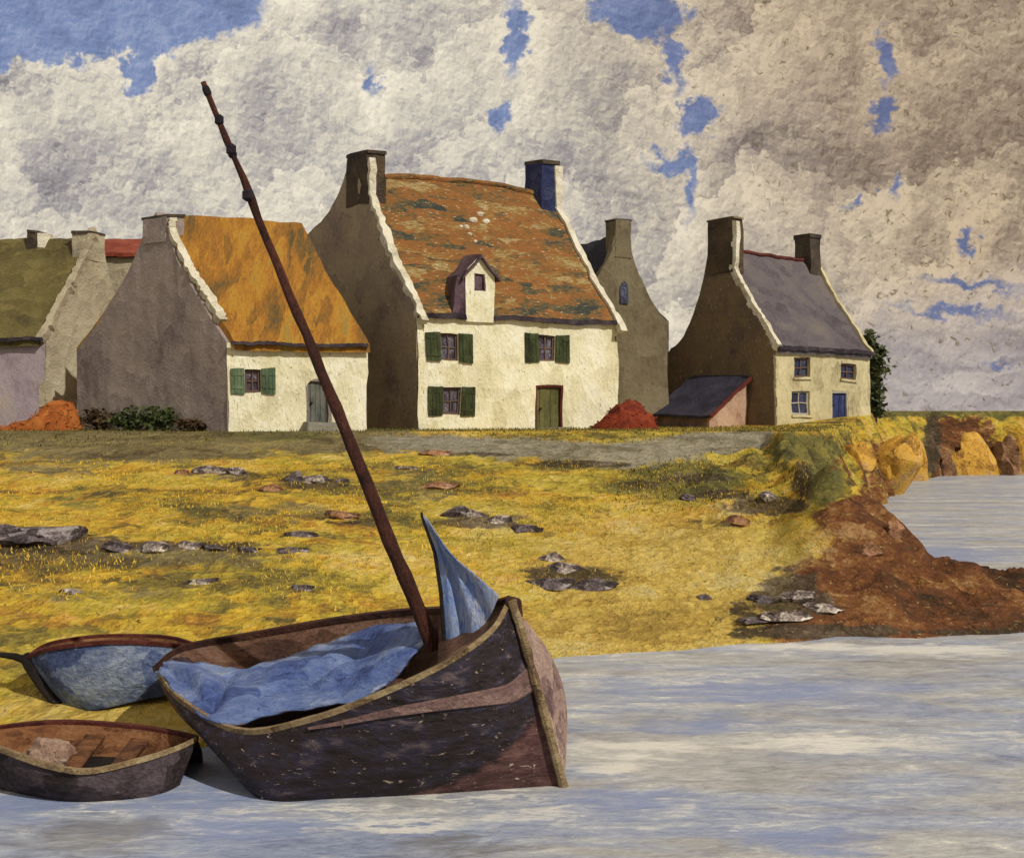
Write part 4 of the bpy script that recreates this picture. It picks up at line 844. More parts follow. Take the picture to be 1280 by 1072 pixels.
# tree behind the slate house
g_ = P(1092, 514, 60.5); g_.z = Tz(g_.x, g_.y)
tr = thing('tree', g_, 'narrow dark green tree beside the right end of the slate house', 'tree')
cr = MB()
for (du, v, ru, rv, n, sd_) in ((-6, 430, 11, 17, 400, 1), (0, 455, 17, 24, 700, 2), (-2, 490, 15, 22, 500, 3), (6, 440, 8, 10, 160, 4), (2, 512, 13, 14, 300, 5)):
    c = P(1092 + du, v, 60.5); k = 60.5 / F; l_ = leaves(n, c, (ru * k, ru * k, rv * k), 0.16, 0.5, sd_); i = len(cr.v); cr.v += l_.v; cr.f += [tuple(i + x for x in f) for f in l_.f]
cr.build('crown', M['leafdark'], tr, smooth=False)
t_ = MB(); t_.tube([g_ + Vector((0, 0, -.2)), g_ + Vector((.05, 0, 1.5)), P(1090, 440, 60.5), P(1088, 420, 60.5)], [0.2, 0.16, 0.08, 0.03], 8)
for (u, v) in ((1080, 430), (1102, 452), (1080, 475), (1103, 480)): t_.tube([P(1091, v + 25, 60.5), P(u, v, 60.5)], [0.07, 0.02], 6)
t_.build('trunk', M['bark'], tr)

def heap(name, label, cat_, outline, Y, depth, mat, seed, leafn=900, leaf=0.16):
    """a rounded pile: solid mound under a mat of loose sprays"""
    base = P(outline[0][0], outline[0][1], Y); c = P((outline[0][0] + outline[-1][0]) / 2, outline[0][1], Y); c.z = Tz(c.x, c.y) - 0.05
    m_ = MB(); rows = []
    for a in range(15):
        t = a / 14; row = []
        for b in range(19):
            th = math.pi * b / 18
            x = interp(t, np.linspace(0, 1, len(outline)), [P(o[0], o[1], Y).x for o in outline]); zt_ = interp(t, np.linspace(0, 1, len(outline)), [P(o[0], o[1], Y).z for o in outline])
            hh = max(0.02, zt_ - c.z); dd = depth * math.sqrt(max(0.0, 1 - (2 * t - 1) ** 2)) + 0.05
            p_ = Vector((x, Y - math.cos(th) * dd, c.z + math.sin(th) ** 0.8 * hh - (0.15 if b in (0, 18) else 0))); p_ += mn.noise_vector(p_ * 1.6) * 0.22 + mn.noise_vector(p_ * 4.5) * 0.10
            row.append(p_)
        rows.append(row)
    m_.grid(rows)
    r = thing(name, c, label, cat_)
    m_.build('mound', mat, r)
    rnd = random.Random(seed); l_ = MB()
    for _ in range(leafn):
        a, b = rnd.randrange(14), rnd.randrange(18); o = rows[a][b].lerp(rows[a + 1][b + 1], rnd.random()) + Vector((rnd.gauss(0, .05), rnd.gauss(0, .05), rnd.gauss(0, .05)))
        d1 = Vector((rnd.gauss(0, 1), rnd.gauss(0, 1), rnd.gauss(0, .6))).normalized(); d2_ = d1.cross(Vector((rnd.gauss(0, 1), rnd.gauss(0, 1), rnd.gauss(0, 1)))).normalized(); s = leaf * rnd.uniform(.5, 1.3)
        l_.poly([o - d1 * s, o - d2_ * s * .3, o + d1 * s, o + d2_ * s * .3])
    l_.build('sprays', mat, r, smooth=False)
    return r
heap('bracken_heap', 'rust red rounded heap between the tall white house and the shed', 'heap', [(732, 545), (750, 525), (768, 508), (785, 500), (802, 506), (816, 522), (829, 545)], 46.0, 1.1, M['leafred'], 3, 420, 0.10)
heap('bracken_clump', 'orange bracken clump on the ground at the left edge, under the lilac wall', 'shrub', [(-30, 548), (10, 533), (40, 524), (62, 506), (78, 497), (90, 506), (97, 540)], 42.5, 0.8, M['leaforange'], 5, 420, 0.11)
HG = 'scrub along the grey gable'
for i, (u, v, ru, h, mt, lb) in enumerate([(122, 531, 0.65, 0.75, 'leafbrown', 'brown scrub bush at the left foot of the grey gable'), (160, 531, 0.7, 0.72, 'leafdark', 'dark green scrub bush in the middle of the grey gable foot'),
        (198, 531, 0.75, 0.8, 'leafdark', 'dark scrub bush, tallest of the row below the grey gable'), (238, 533, 0.55, 0.4, 'leafbrown', 'low brown scrub bush by the right corner of the grey gable')]):
    shrub('scrub_bush', lb, 'bush', u, v, ru, h, M[mt], 800, 0.10, 20 + i, Y=40.5 + (3 - i) * 0.9, group=HG)
# ------------------------------------------------------------------ rocks
def rock(u, v, wpx, hpx, mat, label, seed, tilt=0.0, group='rocks lying in the yellow grass', sink=0.0, name='rock'):
    g_ = ground(u, v); k = g_.y / F; rx, rz = wpx * k * 0.55, max(0.06, hpx * k * 0.62); ry = rx * 0.7
    bm = bmesh.new(); bmesh.ops.create_icosphere(bm, subdivisions=4, radius=1); S = Vector((seed * 3.1, seed * 1.7, 0))
    rr_ = random.Random(seed); cuts = [(Vector((rr_.gauss(0, 1), rr_.gauss(0, 1), rr_.gauss(0, .8))).normalized(), rr_.uniform(.42, .85)) for _ in range(14)]
    for vv in bm.verts:
        n_ = vv.co.copy(); d = 1 + 0.45 * mn.noise(n_ * 1.3 + S) + 0.34 * mn.noise(n_ * 2.6 + S) - 0.12 * abs(mn.noise(n_ * 6 + S)) + 0.06 * mn.noise(n_ * 11 + S)
        d = min(d, 1.02 + 0.1 * mn.noise(n_ * 0.7 + S)); x = n_ * d
        for cn, cd_ in cuts:
            e_ = x.dot(cn) - cd_
            if e_ > 0: x -= cn * e_ * 0.9
        x *= 1.18
        vv.co = Vector((x.x * rx, x.y * ry, x.z * rz + x.x * rx * tilt))
    vs = [g_ + Vector((0, 0, rz * sink)) + vv.co for vv in bm.verts]; bm.verts.index_update(); fs = [tuple(q_.index for q_ in f.verts) for f in bm.faces]; bm.free()
    o = obj(name, vs, fs, M[mat], None, loc=g_); tag(o, label, 'rock', group); return o
rocks = [
 (268, 590, 44, 12, 'rock', 'pale flat rock in the grass below the cottage window'), (296, 592, 26, 11, 'rock', 'small pale rock right of the flat one below the cottage window'),
 (228, 592, 20, 9, 'rockpink', 'small reddish rock left of the pale pair below the cottage'), (366, 600, 26, 20, 'rockdark', 'black upright rock left of the mast above the beach'),
 (396, 601, 46, 14, 'rock', 'long white topped rock touching the black one left of the mast'), (428, 602, 24, 8, 'rockdark', 'low dark rock at the right end of the white topped one'),
 (340, 612, 34, 10, 'rockpink', 'brown stone in front of the black upright rock'), (425, 645, 46, 14, 'rockpink', 'pinkish brown rock just left of the mast, halfway up the beach'),
 (378, 668, 48, 12, 'rockdark', 'low grey rock above the right end of the dark rock line'),
 (60, 672, 130, 24, 'rockdark', 'long dark rock at the left edge with pale lilac top, largest on the grass'), (8, 672, 60, 28, 'rockdark', 'blackish boulder cut by the left edge of the beach'),
 (150, 686, 50, 13, 'rockdark', 'dark rock right of the long one, start of the rock line'), (192, 686, 52, 14, 'rock', 'grey rock second along the dark rock line'), (236, 684, 40, 14, 'rock', 'pale grey rock in the middle of the rock line'),
 (270, 686, 44, 9, 'rockdark', 'flat black rock past the middle of the rock line'), (310, 688, 40, 7, 'rockdark', 'thin dark rock near the right end of the rock line'), (365, 688, 56, 6, 'rockdark', 'thinnest rock, at the right end of the rock line'),
 (250, 728, 40, 10, 'rock', 'small grey rock in the yellow grass above the stern'), (376, 736, 36, 9, 'rockdark', 'small olive dark rock between rock line and sailing boat'), (92, 740, 30, 9, 'rock', 'grey stone on the beach above the blue boat'),
 (565, 644, 38, 18, 'rockdark', 'dark lumpy rock above the tip of the blue sail'), (592, 644, 30, 16, 'rock', 'pale rock right of the dark lumpy one above the sail'), (622, 652, 40, 13, 'rock', 'cream streaked rock in the chain above the bow'),
 (655, 662, 48, 8, 'rockdark', 'flat dark rock ending the chain above the bow'), (690, 698, 34, 16, 'rock', 'upper grey rock of the pile right of the bow'), (706, 712, 50, 18, 'rock', 'white topped rock in the middle of the pile right of the bow'),
 (690, 729, 66, 12, 'rockdark', 'flat grey rock at the left foot of the pile right of the bow'), (742, 734, 66, 14, 'rockdark', 'long dark rock at the right foot of the pile right of the bow'),
 (548, 568, 50, 9, 'rockpink', 'flat beige stone below the tall white house'), (548, 608, 44, 13, 'rockpink', 'pink stone right of the mast, below the beige one'), (505, 586, 30, 9, 'rock', 'grey stone close to the right of the mast'),
 (860, 624, 34, 10, 'rockdark', 'dark bluish stone in the green bank'), (925, 652, 34, 12, 'rockpink', 'pinkish stone under the green bank'), (962, 622, 30, 12, 'rock', 'grey stone high on the green bank by the headland'),
 (880, 748, 22, 10, 'rockdark', 'single small dark stone on the open sand'), (955, 752, 48, 14, 'rockdark', 'dark stone left of the pale shore stones'), (1000, 748, 60, 14, 'rock', 'pale streaked stone at the foot of the headland'),
 (1030, 760, 50, 12, 'rock', 'pale stone right of the streaked one at the headland foot'), (985, 770, 70, 10, 'rock', 'flat pale stone nearest the water by the headland'), (940, 776, 40, 7, 'rockdark', 'low dark stone nearest the water on the sand'),
 (1115, 668, 30, 26, 'rockpink', 'jutting brown rock on the bay side of the headland'), (1085, 690, 40, 20, 'rockpink', 'pale brown rock in the middle of the headland slope')]
for i, (u, v, a_, b_, mt, lb) in enumerate(rocks): rock(u, v, a_, b_, mt, lb, i + 1, random.uniform(-.12, .12))

M['ochrerock'] = paint('ochre_rock', [(104, 74, 38), (158, 116, 46), (192, 146, 56), (200, 160, 74), (170, 132, 92)], 1.6, (1, 1, 1), 1.0, 0.5, (70, 50, 34), 0.66, k=1.1, contrast=1.1)
M['umberrock'] = paint('umber_rock', [(70, 52, 40), (118, 86, 58), (150, 112, 80), (172, 140, 110)], 1.6, (1, 1, 1), 1.0, 0.5, (190, 170, 140), 0.68, contrast=1.1)
for i, (u, v, a_, b_, mt, lb) in enumerate([
        (1072, 572, 46, 34, 'ochrerock', 'ochre outcrop on the headland top, left of the inlet'), (1112, 590, 74, 74, 'ochrerock', 'large ochre cliff block at the left corner of the far shore'),
        (1146, 590, 34, 66, 'ochrerock', 'narrow ochre block just left of the dark cleft in the far shore'), (1182, 592, 22, 40, 'umberrock', 'small umber block at the foot of the dark cleft'),
        (1216, 592, 62, 66, 'ochrerock', 'rounded ochre block right of the dark cleft in the far shore'), (1256, 592, 50, 60, 'umberrock', 'umber block between the rounded ochre one and the right edge'), (1292, 592, 54, 68, 'ochrerock', 'ochre block cut by the right edge of the far shore')]):
    rock(u, v, a_, b_, M and mt, lb, 60 + i, 0, 'ochre blocks round the inlet', 0.1, 'rock_outcrop')

# ------------------------------------------------------------------ boats
def hull_surface(Gn, B, nt=60, nw=18, bulge=0.12, out=Vector((0, -1, 0)), stem=None):
    """grid of points from rail to bottom; rows = t"""
    rows = []
    for i in range(nt + 1):
        t = i / nt; a, b = cat(Gn, t), cat(B, t); row = []
        for j in range(nw + 1):
            w_ = j / nw; p_ = a.lerp(b, w_) + out * bulge * math.sin(math.pi * w_) * min(1, 6 * t + .1) * min(1, 6 * (1 - t))
            if stem is not None: p_ = p_.lerp(cat(stem, w_), sstep(0.86, 1.0, t) ** 1.5)
            row.append(p_)
        rows.append(row)
    return rows
def with_uv(o, rows):
    me_ = o.data; nt, nw = len(rows) - 1, len(rows[0]) - 1
    uvl = me_.uv_layers.new(name='UVMap'); org = worldloc(o)
    from mathutils.kdtree import KDTree
    kd = KDTree((nt + 1) * (nw + 1))
    for i in range(nt + 1):
        for j in range(nw + 1): kd.insert(rows[i][j], i * (nw + 1) + j)
    kd.balance()
    for lp in me_.loops:
        _, idx, _ = kd.find(org + me_.vertices[lp.vertex_index].co); uvl.data[lp.index].uv = (idx // (nw + 1) / nt, idx % (nw + 1) / nw)
def inside_surface(Gn, Gf, depth, t0=0.02, t1=0.97, nt=50, inset=0.05, floor_t=None):
    rows = []
    for i in range(nt + 1):
        t = t0 + (t1 - t0) * i / nt; a, b = cat(Gn, t), cat(Gf, t); m_ = min(1, 5 * t + .1) * min(1, 4.5 * (1 - t) + .1); d = Vector((0, 0, -depth * m_)); c = (b - a)
        k = min(0.3, inset / max(0.05, c.length))
        rows.append([a + c * k, a + c * (k + .05) + d * .4, a + c * (k + .12) + d * .8, a + c * .34 + d, a + c * .5 + d * 1.05, a + c * .66 + d, a + c * (1 - k - .12) + d * .8, a + c * (1 - k - .05) + d * .4, b - c * k])
    return rows

# --- the sailing boat
Gn = [P(*x) for x in [(198, 846, 13.3), (228, 880, 12.6), (300, 917, 11.9), (390, 902, 11.5), (480, 869, 11.4), (560, 831, 11.45), (614, 792, 11.7), (635, 758, 12.1)]]
Gf = [P(*x) for x in [(194, 838, 13.4), (230, 812, 14.2), (320, 795, 14.45), (410, 779, 14.3), (495, 768, 13.9), (560, 764, 13.3), (610, 758, 12.65), (638, 752, 12.15)]]
def wl(u, v, z=-0.05): 
    Y = (CAMZ - z) * F / (v - HZ); return P(u, v, Y)
Bn = [P(200, 853, 13.3), P(262, 927, 12.5), wl(332, 1004), wl(425, 1002), wl(515, 998), wl(595, 993), wl(655, 989), wl(702, 987)]
STEM = [P(636, 756, 12.1), P(650, 800, 12.08), P(667, 860, 12.05), P(684, 920, 12.0), wl(702, 987)]
boat = thing('sailing_boat', (-1.0, 12.4, 0.0), 'dark tarred sailing boat heeled over with leaning bare mast and blue jib', 'boat')
rows = hull_surface(Gn, Bn, 64, 22, 0.14, Vector((-0.1, -1, 0)), STEM)
h_ = MB(); h_.grid(rows)
under = [[r[-1], r[-1] + Vector((0, 0.5, -0.35)), r[-1] + Vector((0, 1.0, -0.4))] for r in rows[20:]]; h_.grid(under)
O9 = [P(612, 757, 12.65), P(664, 786, 12.8), P(695, 832, 12.85), P(709, 890, 12.75), P(704, 990, 12.3)]
O97 = [P(636, 752, 12.2), P(668, 790, 12.45), P(690, 840, 12.5), P(704, 900, 12.45), P(706, 990, 12.15)]
hull = h_.build('hull', M['hull'], boat); with_uv(hull, rows)
fb = MB(); frows = []
keel = lambda t: cat(Bn, t) + Vector((0, 1.3 * math.sin(math.pi * min(t, .95)) + 0.1, -0.3 if t > .25 else -0.1))
for t in np.linspace(0.0, 0.86, 24):
    a, b = cat(Gf, t), keel(t); frows.append([a.lerp(b, w_) + Vector((0.05, 0.35, 0)) * math.sin(math.pi * w_) for w_ in np.linspace(0, 1, 13)])
for col_ in (O9, O97, STEM): frows.append([cat(col_, w_) for w_ in np.linspace(0, 1, 13)])
fb.grid(frows[:-2]); fb.build('far_topside', M['brownhull'], boat)
bf = MB(); cols = [O9, O97, STEM]
bf.grid([[cat([cat(c_, w_) for c_ in cols], s_) for w_ in np.linspace(0, 1, 20)] for s_ in np.linspace(0, 1, 9)]); bf.build('bow_planking', M['stem'], boat)
ins = inside_surface(Gn, Gf, 0.42); i_ = MB(); i_.grid(ins); i_.build('inside', M['inside'], boat)
rl = MB(); rl.bar([cat(Gn, t) + Vector((0, 0.02, 0.03)) for t in np.linspace(0, 1, 60)], [0.05 + 0.03 * abs(mn.noise(Vector((k * .5, 1, 0)))) for k in range(60)], 0.055, lambda k: Vector((0.2, 1, 0.15))); rl.build('gunwale', M['rail'], boat)
rl = MB(); rl.bar([cat(Gf, t) + Vector((0, -0.02, 0.03)) for t in np.linspace(0, 1, 60)], 0.10, 0.07, lambda k: Vector((0.1, 1, 0.1))); rl.build('gunwale', M['raildark'], boat)
sr = MB(); rr = []                                     # rubbing strake tapering out towards the stern
for k in range(61):
    t = 0.42 + 0.56 * k / 60; wc = interp(t, [0.42, 0.6, 0.78, 0.98], [0.05, 0.17, 0.31, 0.45]); hw = interp(t, [0.42, 0.6, 0.98], [0.012, 0.04, 0.062])
    i0 = t * 64
    def surf(w_): 
        a_ = int(min(i0, 63)); f_ = i0 - a_; b_ = min(w_, .999) * 22; c_ = int(b_); g2 = b_ - c_
        return rows[a_][c_].lerp(rows[a_ + 1][c_], f_).lerp(rows[a_][c_ + 1].lerp(rows[a_ + 1][c_ + 1], f_), g2)
    o_ = Vector((0, -0.035, 0)); rr.append([surf(wc - hw) + o_ * .2, surf(wc - hw * .8) + o_, surf(wc + hw * .8) + o_, surf(wc + hw) + o_ * .2])
sr.grid(rr); sr.build('rubbing_strake', M['rub'], boat)
sp = MB(); sp.tube([cat(STEM, t) + Vector((0.03, -0.02, 0.06 * (1 - t))) for t in np.linspace(-0.0, 1, 24)], [0.05 + 0.02 * mn.noise(Vector((k * .6, 0, 5))) for k in range(24)], 8); sp.build('stem_post', M['rail'], boat)
hd = MB(); c = P(640, 752, 12.15); hd.box8([c + Vector(x) for x in [(-.07, -.09, -.12), (.12, -.09, -.16), (.10, -.09, .02), (-.07, -.09, .06), (-.07, .12, -.12), (.12, .12, -.16), (.10, .12, .02), (-.07, .12, .06)]]); hd.build('stem_head', M['raildark'], boat, bevel=0.02)
for t, nm in ((0.36, 'thwart'), (0.80, 'foredeck')):
    if nm == 'thwart': continue
    b_ = MB(); aa = []
    w0 = 0.025 if nm == 'thwart' else 0.11
    for tt_ in np.linspace(t - w0, t + w0 + (0.05 if nm != 'thwart' else 0), 6): aa.append([cat(Gn, tt_).lerp(cat(Gf, tt_), s_) + Vector((0, 0, -0.14 if nm == 'thwart' else -0.06)) for s_ in np.linspace(0.06, 0.94, 8)])
    b_.grid(aa); b_.build(nm, M['inside'], boat, thick=0.05)
mb = MB(); m0, m1 = P(543, 812, 12.65), P(254, 103, 12.2); ln_ = 30
mb.tube([m0.lerp(m1, k / ln_) + mn.noise_vector(Vector((k * .35, 2, 3))) * 0.022 for k in range(ln_ + 1)], [0.092 - 0.062 * k / ln_ + 0.016 * mn.noise(Vector((k * .9, 0, 0))) for k in range(ln_ + 1)], 12)
mast = mb.build('mast', M['mast'], boat)
for (f_, l_) in ((0.985, .10), (0.88, .10)):      # lashings
    mcm = MB(); c0 = m0.lerp(m1, f_); dd = (m1 - m0).normalized(); r_ = 0.092 - 0.062 * f_ + 0.012; mcm.tube([c0 - dd * l_ / 2, c0 - dd * l_ / 4, c0 + dd * l_ / 4, c0 + dd * l_ / 2], [r_ * .85, r_ * 1.02, r_ * 0.98, r_ * .85], 10)
    mcm.build('lashing', M['rope'], mast)
for (u, v, r_) in ((309, 244, .055), (274, 150, .05), (289, 187, .055)):
    bl = MB(); c = P(u, v, 12.22); f_ = (c.z - m0.z) / (m1.z - m0.z); ctr = m0.lerp(m1, f_)
    bl.tube([c + Vector((0, 0, -r_ * 1.2)), c + Vector((0, 0, -r_ * .7)), c + Vector((0, 0, r_ * .7)), c + Vector((0, 0, r_ * 1.2))], [r_ * .35, r_, r_, r_ * .3], 8); bl.tube([c, ctr], 0.012, 5); bl.build('block', M['rope'], mast)
jb = MB()
luff = [P(529, 645, 12.55), P(545, 690, 12.5), P(553, 740, 12.45), P(557, 800, 12.4)]; leech = [P(532, 645, 12.55), P(562, 690, 12.35), P(592, 716, 12.25), P(624, 744, 12.15)]
foot = [P(557, 800, 12.4), P(578, 798, 12.2), P(604, 784, 12.1), P(624, 744, 12.15)]
jr = []
for a in range(25):
    s_ = a / 24; l0, l1 = cat(luff, s_), cat(leech, s_); row = []
    for b in range(25):
        f_ = b / 24; p_ = l0.lerp(l1, f_); ft = cat(foot, f_); p_ = p_.lerp(ft, sstep(0.55, 1.0, s_)) if s_ < 1 else ft
        p_ = p_ + Vector((0, 1, 0)) * (0.06 * math.sin(f_ * 16 + s_ * 3) * s_ * math.sin(math.pi * f_) + 0.10 * math.sin(math.pi * f_) * s_)
        row.append(p_)
    jr.append(row)
jb.grid(jr); jib = jb.build('jib', M['bluesail'], boat, thick=0.012)
spr = MB(); spr.tube([P(527, 640, 12.56), *[x + Vector((-0.015, 0, 0)) for x in luff], P(558, 815, 12.4)], [0.012, 0.016, 0.02, 0.024, 0.026, 0.03], 8); spr.build('jib_spar', M['black'], jib)
# --- loose sailcloth lying in it
lowc = [P(*x) for x in [(199, 845, 13.28), (229, 877, 12.6), (280, 906, 12.05), (345, 892, 12.3), (415, 882, 12.3), (475, 860, 12.4), (530, 806, 12.7)]]
upc = [P(*x) for x in [(208, 830, 13.6), (250, 828, 13.8), (300, 836, 13.6), (352, 824, 13.7), (405, 804, 13.8), (462, 785, 13.6), (526, 780, 13.1)]]
cl = []
for a in range(61):
    s_ = a / 60; l0, l1 = cat(lowc, s_), cat(upc, s_); row = []
    for b in range(21):
        f_ = b / 20; p_ = l0.lerp(l1, f_); env = math.sin(math.pi * f_)
        p_ += Vector((0, -0.05, 0.10)) * env * (0.7 + 0.9 * mn.noise(Vector((s_ * 7, f_ * 2.5, 1))) + 0.5 * math.sin(f_ * 9 + s_ * 14)) + mn.noise_vector(Vector((s_ * 18, f_ * 7, 4))) * 0.035
        g1 = abs(f_ - (0.30 + 0.75 * (s_ - 0.40))); p_.z -= 0.26 * math.exp(-(g1 / 0.07) ** 2) * sstep(0.40, 0.50, s_) * (1 - sstep(0.74, 0.84, s_))
        g2 = abs(s_ - 0.27 - 0.05 * f_); p_.z -= 0.10 * math.exp(-(g2 / 0.018) ** 2) * sstep(0, .2, f_) * (1 - sstep(.7, 1, f_))
        row.append(p_)
    cl.append(row)
cm = MB(); cm.grid(cl); so = cm.build('sailcloth', M['bluecloth'], None, loc=P(380, 870, 12.9), thick=0.03); tag(so, 'crumpled blue sailcloth heaped inside the dark sailing boat', 'sail')

# --- blue boat on the sand
Gn1 = [P(*x) for x in [(34, 823, 15.0), (62, 813, 14.75), (110, 806, 14.6), (160, 804, 14.6), (215, 808, 14.8), (262, 818, 15.2)]]
Gf1 = [P(*x) for x in [(36, 820, 15.05), (62, 806, 15.6), (110, 798, 16.0), (160, 796, 16.1), (215, 799, 15.9), (262, 814, 15.3)]]
B1 = [P(*x) for x in [(80, 884, 14.85), (104, 887, 14.65), (130, 885, 14.6), (170, 876, 14.65), (215, 868, 14.8), (255, 862, 15.2)]]
bb1 = thing('rowing_boat', (-6.0, 15.2, 0.2), 'blue rowing boat with maroon rail lying on the sand behind the dark sailing boat', 'boat')
r1 = hull_surface(Gn1, B1, 40, 14, 0.10); h_ = MB(); h_.grid(r1); h_.grid([[r[-1], r[-1] + Vector((0, .4, -.06)), r[-1] + Vector((0, .9, .02))] for r in r1]); h_.build('hull', M['bluehull'], bb1)
h_ = MB(); h_.grid([[cat(Gf1, t).lerp(cat(B1, t) + Vector((0, .9, .02)), w_) + Vector((0, .15, 0)) * math.sin(math.pi * w_) for w_ in np.linspace(0, 1, 8)] for t in np.linspace(0, 1, 30)]); h_.build('far_topside', M['bluehull'], bb1)
i_ = MB(); i_.grid(inside_surface(Gn1, Gf1, 0.4)); i_.build('inside', M['dinghyin'], bb1)
for g_, mt in ((Gn1, 'redrail'), (Gf1, 'redrail')):
    rl = MB(); rl.bar([cat(g_, t) + Vector((0, 0, .02)) for t in np.linspace(0, 1, 40)], 0.06, 0.05, lambda k: Vector((0, 1, 0))); rl.build('gunwale', M[mt], bb1)
sp = MB(); sp.tube([P(30, 818, 15.0), P(38, 832, 14.98), P(56, 860, 14.9), P(72, 880, 14.82), P(84, 889, 14.75)], [0.07, 0.085, 0.08, 0.07, 0.05], 8); sp.build('stem_post', M['black'], bb1)
sp = MB(); sp.tube([P(36, 826, 15.0), P(18, 820, 14.95), P(-8, 817, 14.9)], [0.06, 0.05, 0.03], 8); sp.build('bowsprit', M['black'], bb1)
# --- brown dinghy on the water
Gn2 = [P(*x) for x in [(-62, 918, 12.6), (-30, 925, 12.0), (8, 940, 11.65), (60, 958, 11.5), (112, 965, 11.45), (180, 950, 11.75), (222, 936, 12.1), (246, 925, 12.4)]]
Gf2 = [P(*x) for x in [(-62, 914, 12.7), (-25, 914, 12.95), (20, 908, 13.1), (70, 904, 13.2), (130, 906, 13.15), (185, 912, 12.95), (225, 919, 12.7), (247, 924, 12.45)]]
B2 = [wl(-40, 985), wl(-10, 988), wl(28, 996), wl(75, 1004), wl(125, 1005), wl(175, 1002), wl(205, 996), wl(222, 988)]
dg = thing('dinghy', (-4.6, 12.2, 0.0), 'small brown dinghy with open planked inside, floating at the lower left', 'boat')
r2 = hull_surface(Gn2, B2, 44, 14, 0.07); h_ = MB(); h_.grid(r2); h_.grid([[r[-1], r[-1] + Vector((0, .4, -.2)), r[-1] + Vector((0, .9, -.2))] for r in r2]); h_.build('hull', M['brownhull'], dg)
h_ = MB(); h_.grid([[cat(Gf2, t).lerp(cat(B2, t) + Vector((0, .9, -.2)), w_) + Vector((0, .15, 0)) * math.sin(math.pi * w_) for w_ in np.linspace(0, 1, 8)] for t in np.linspace(0, 1, 30)]); h_.build('far_topside', M['brownhull'], dg)
i_ = MB(); ins2 = inside_surface(Gn2, Gf2, 0.26); i_.grid(ins2); i_.build('inside', M['dinghyin'], dg)
for g_, mt, w_ in ((Gn2, 'rail', .06), (Gf2, 'redrail', .08)):
    rl = MB(); rl.bar([cat(g_, t) + Vector((0, 0, .015)) for t in np.linspace(0, 1, 50)], w_, 0.05, lambda k: Vector((0, 1, 0))); rl.build('gunwale', M[mt], dg)
for t in (0.52, 0.66):
    b_ = MB(); aa = [[cat(Gn2, tt_).lerp(cat(Gf2, tt_), s_) + Vector((s_ * .25 - .12, 0, -0.10)) for s_ in np.linspace(0.08, 0.92, 8)] for tt_ in np.linspace(t - .028, t + .028, 4)]
    b_.grid(aa); b_.build('thwart', M['dinghyin'], dg, thick=0.035)
wl_ = MB(); wl_.grid([[cat(Gn2, t).lerp(cat(Gf2, t), s_) + Vector((0, 0, -0.235)) for s_ in np.linspace(0.22, 0.78, 6)] for t in np.linspace(0.25, 0.8, 16)]); wl_.build('dark_floor_sheet', M['black'], dg)  # dark sheet laid just above the dinghy's floor
# sack in the dinghy
c = P(64, 944, 12.3); bm = bmesh.new(); bmesh.ops.create_icosphere(bm, subdivisions=4, radius=1)
for v in bm.verts:
    n_ = v.co.copy(); d = 1 + .3 * mn.noise(n_ * 1.5 + Vector((3, 3, 3))) + .12 * mn.noise(n_ * 5); x = n_ * d; v.co = c + Vector((x.x * .27, x.y * .22, max(x.z, -.6) * .20))
bm.verts.index_update(); so = obj('sack', [v.co.copy() for v in bm.verts], [tuple(q_.index for q_ in f.verts) for f in bm.faces], M['sack'], None, loc=c); bm.free()
tag(so, 'pinkish sack lying in the small brown dinghy', 'sack')

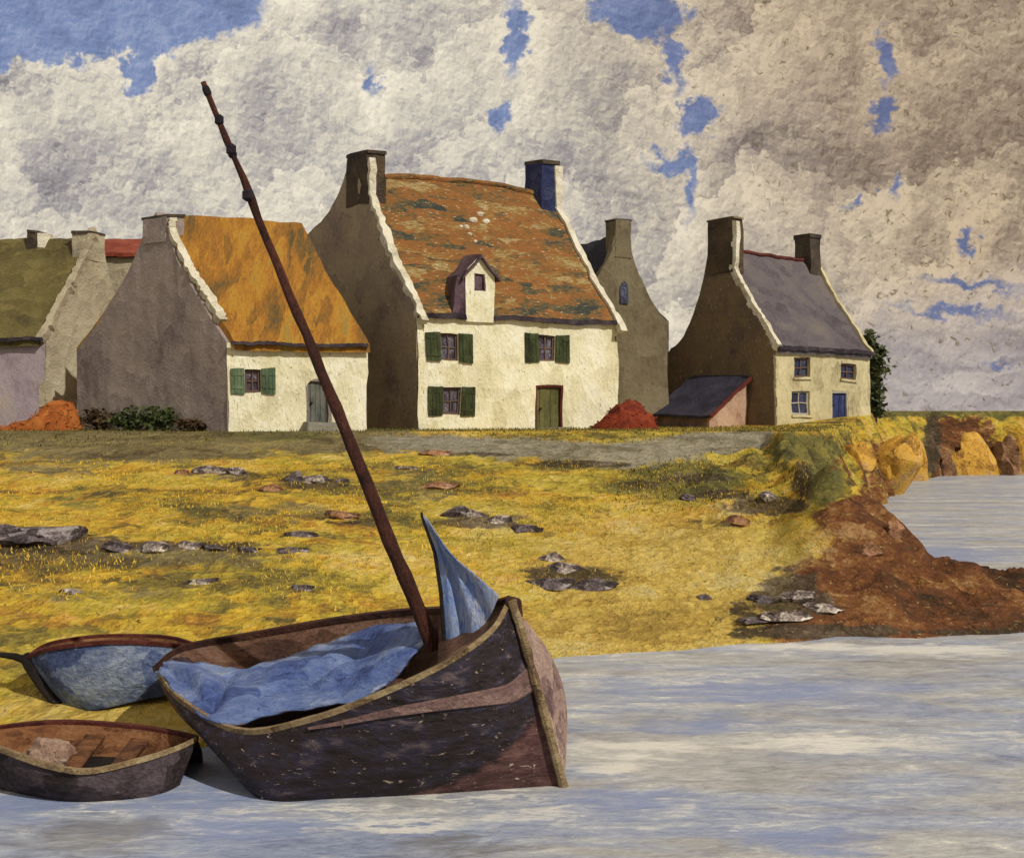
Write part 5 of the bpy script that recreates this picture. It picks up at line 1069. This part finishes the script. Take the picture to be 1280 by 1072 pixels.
# ------------------------------------------------------------------ grass (uncountable)
def grass(name, n, mat, umin, umax, y0, y1, hgt, keep, seed):
    rng = np.random.default_rng(seed)
    Y = y0 + (y1 - y0) * rng.random(n) ** 0.8; u = rng.uniform(umin, umax, n); X = (u - 640) / F * Y
    Z = T(X, Y); V = HZ + F * (CAMZ - Z) / Y
    k = keep(u, V, X, Y, Z); X, Y, Z = X[k], Y[k], Z[k]; m_ = len(X)
    an = rng.uniform(0, 2*np.pi, m_); h = hgt * rng.uniform(.4, 1.3, m_); wd = h * rng.uniform(.16, .34, m_)
    lx, ly = rng.normal(0, .5, m_) * h, rng.normal(0, .5, m_) * h
    a_ = np.stack([X - np.cos(an)*wd, Y - np.sin(an)*wd, Z - .02], -1); b_ = np.stack([X + np.cos(an)*wd, Y + np.sin(an)*wd, Z - .02], -1)
    c_ = np.stack([X + lx, Y + ly, Z + h], -1)
    vs = np.stack([a_, b_, c_], 1).reshape(-1, 3); me_ = bpy.data.meshes.new(name); me_.from_pydata(vs.tolist(), [], np.arange(len(vs)).reshape(-1, 3).tolist()); me_.materials.append(mat)
    o = bpy.data.objects.new(name, me_); C.objects.link(o); o['kind'] = 'stuff'; return o
M['grassy'] = paint('yellow_grass', [(112, 100, 42), (164, 136, 44), (190, 158, 50), (204, 172, 70), (144, 130, 56)], 1.6, (0.8, 0.6, 1), 0.0, 0.3, k=1.15)
M['grassg'] = paint('green_grass', [(58, 56, 28), (84, 82, 38), (110, 104, 50), (140, 124, 56)], 1.6, (0.8, 0.6, 1), 0.0, 0.4, k=0.9)
def near_path(X, Y):
    d_ = np.full(X.shape, 1e9)
    for a, b in zip(pathpts[:-1], pathpts[1:]):
        ex, ey = b.x - a.x, b.y - a.y; t = np.clip(((X - a.x)*ex + (Y - a.y)*ey) / (ex*ex + ey*ey), 0, 1); d_ = np.minimum(d_, np.hypot(X - a.x - t*ex, Y - a.y - t*ey))
    return d_
og = grass('yellow_grass', 60000, M['grassy'], -150, 1010, 19, 38, 0.065, lambda u, V, X, Y, Z: (Z > 0.55) & (V > 575) & (V < 790) & (np.sin(X*1.3) * np.cos(Y*.9) + np.random.default_rng(1).normal(0, .5, len(X)) > 0.1) & ~((u > 800) & (V > 660)), 1)
tag(og, 'short yellow grass over the slope above the beach', 'grass')
og = grass('green_grass', 45000, M['grassg'], -100, 1120, 26, 62, 0.085, lambda u, V, X, Y, Z: (Z > 1.2) & (near_path(X, Y) > 1.6) & (((V < 560) & (V > 530)) | ((u > 770) & (u < 1060) & (V < 640) & (V > 540))), 2)
tag(og, 'dull green grass along the house fronts and the right bank', 'grass')
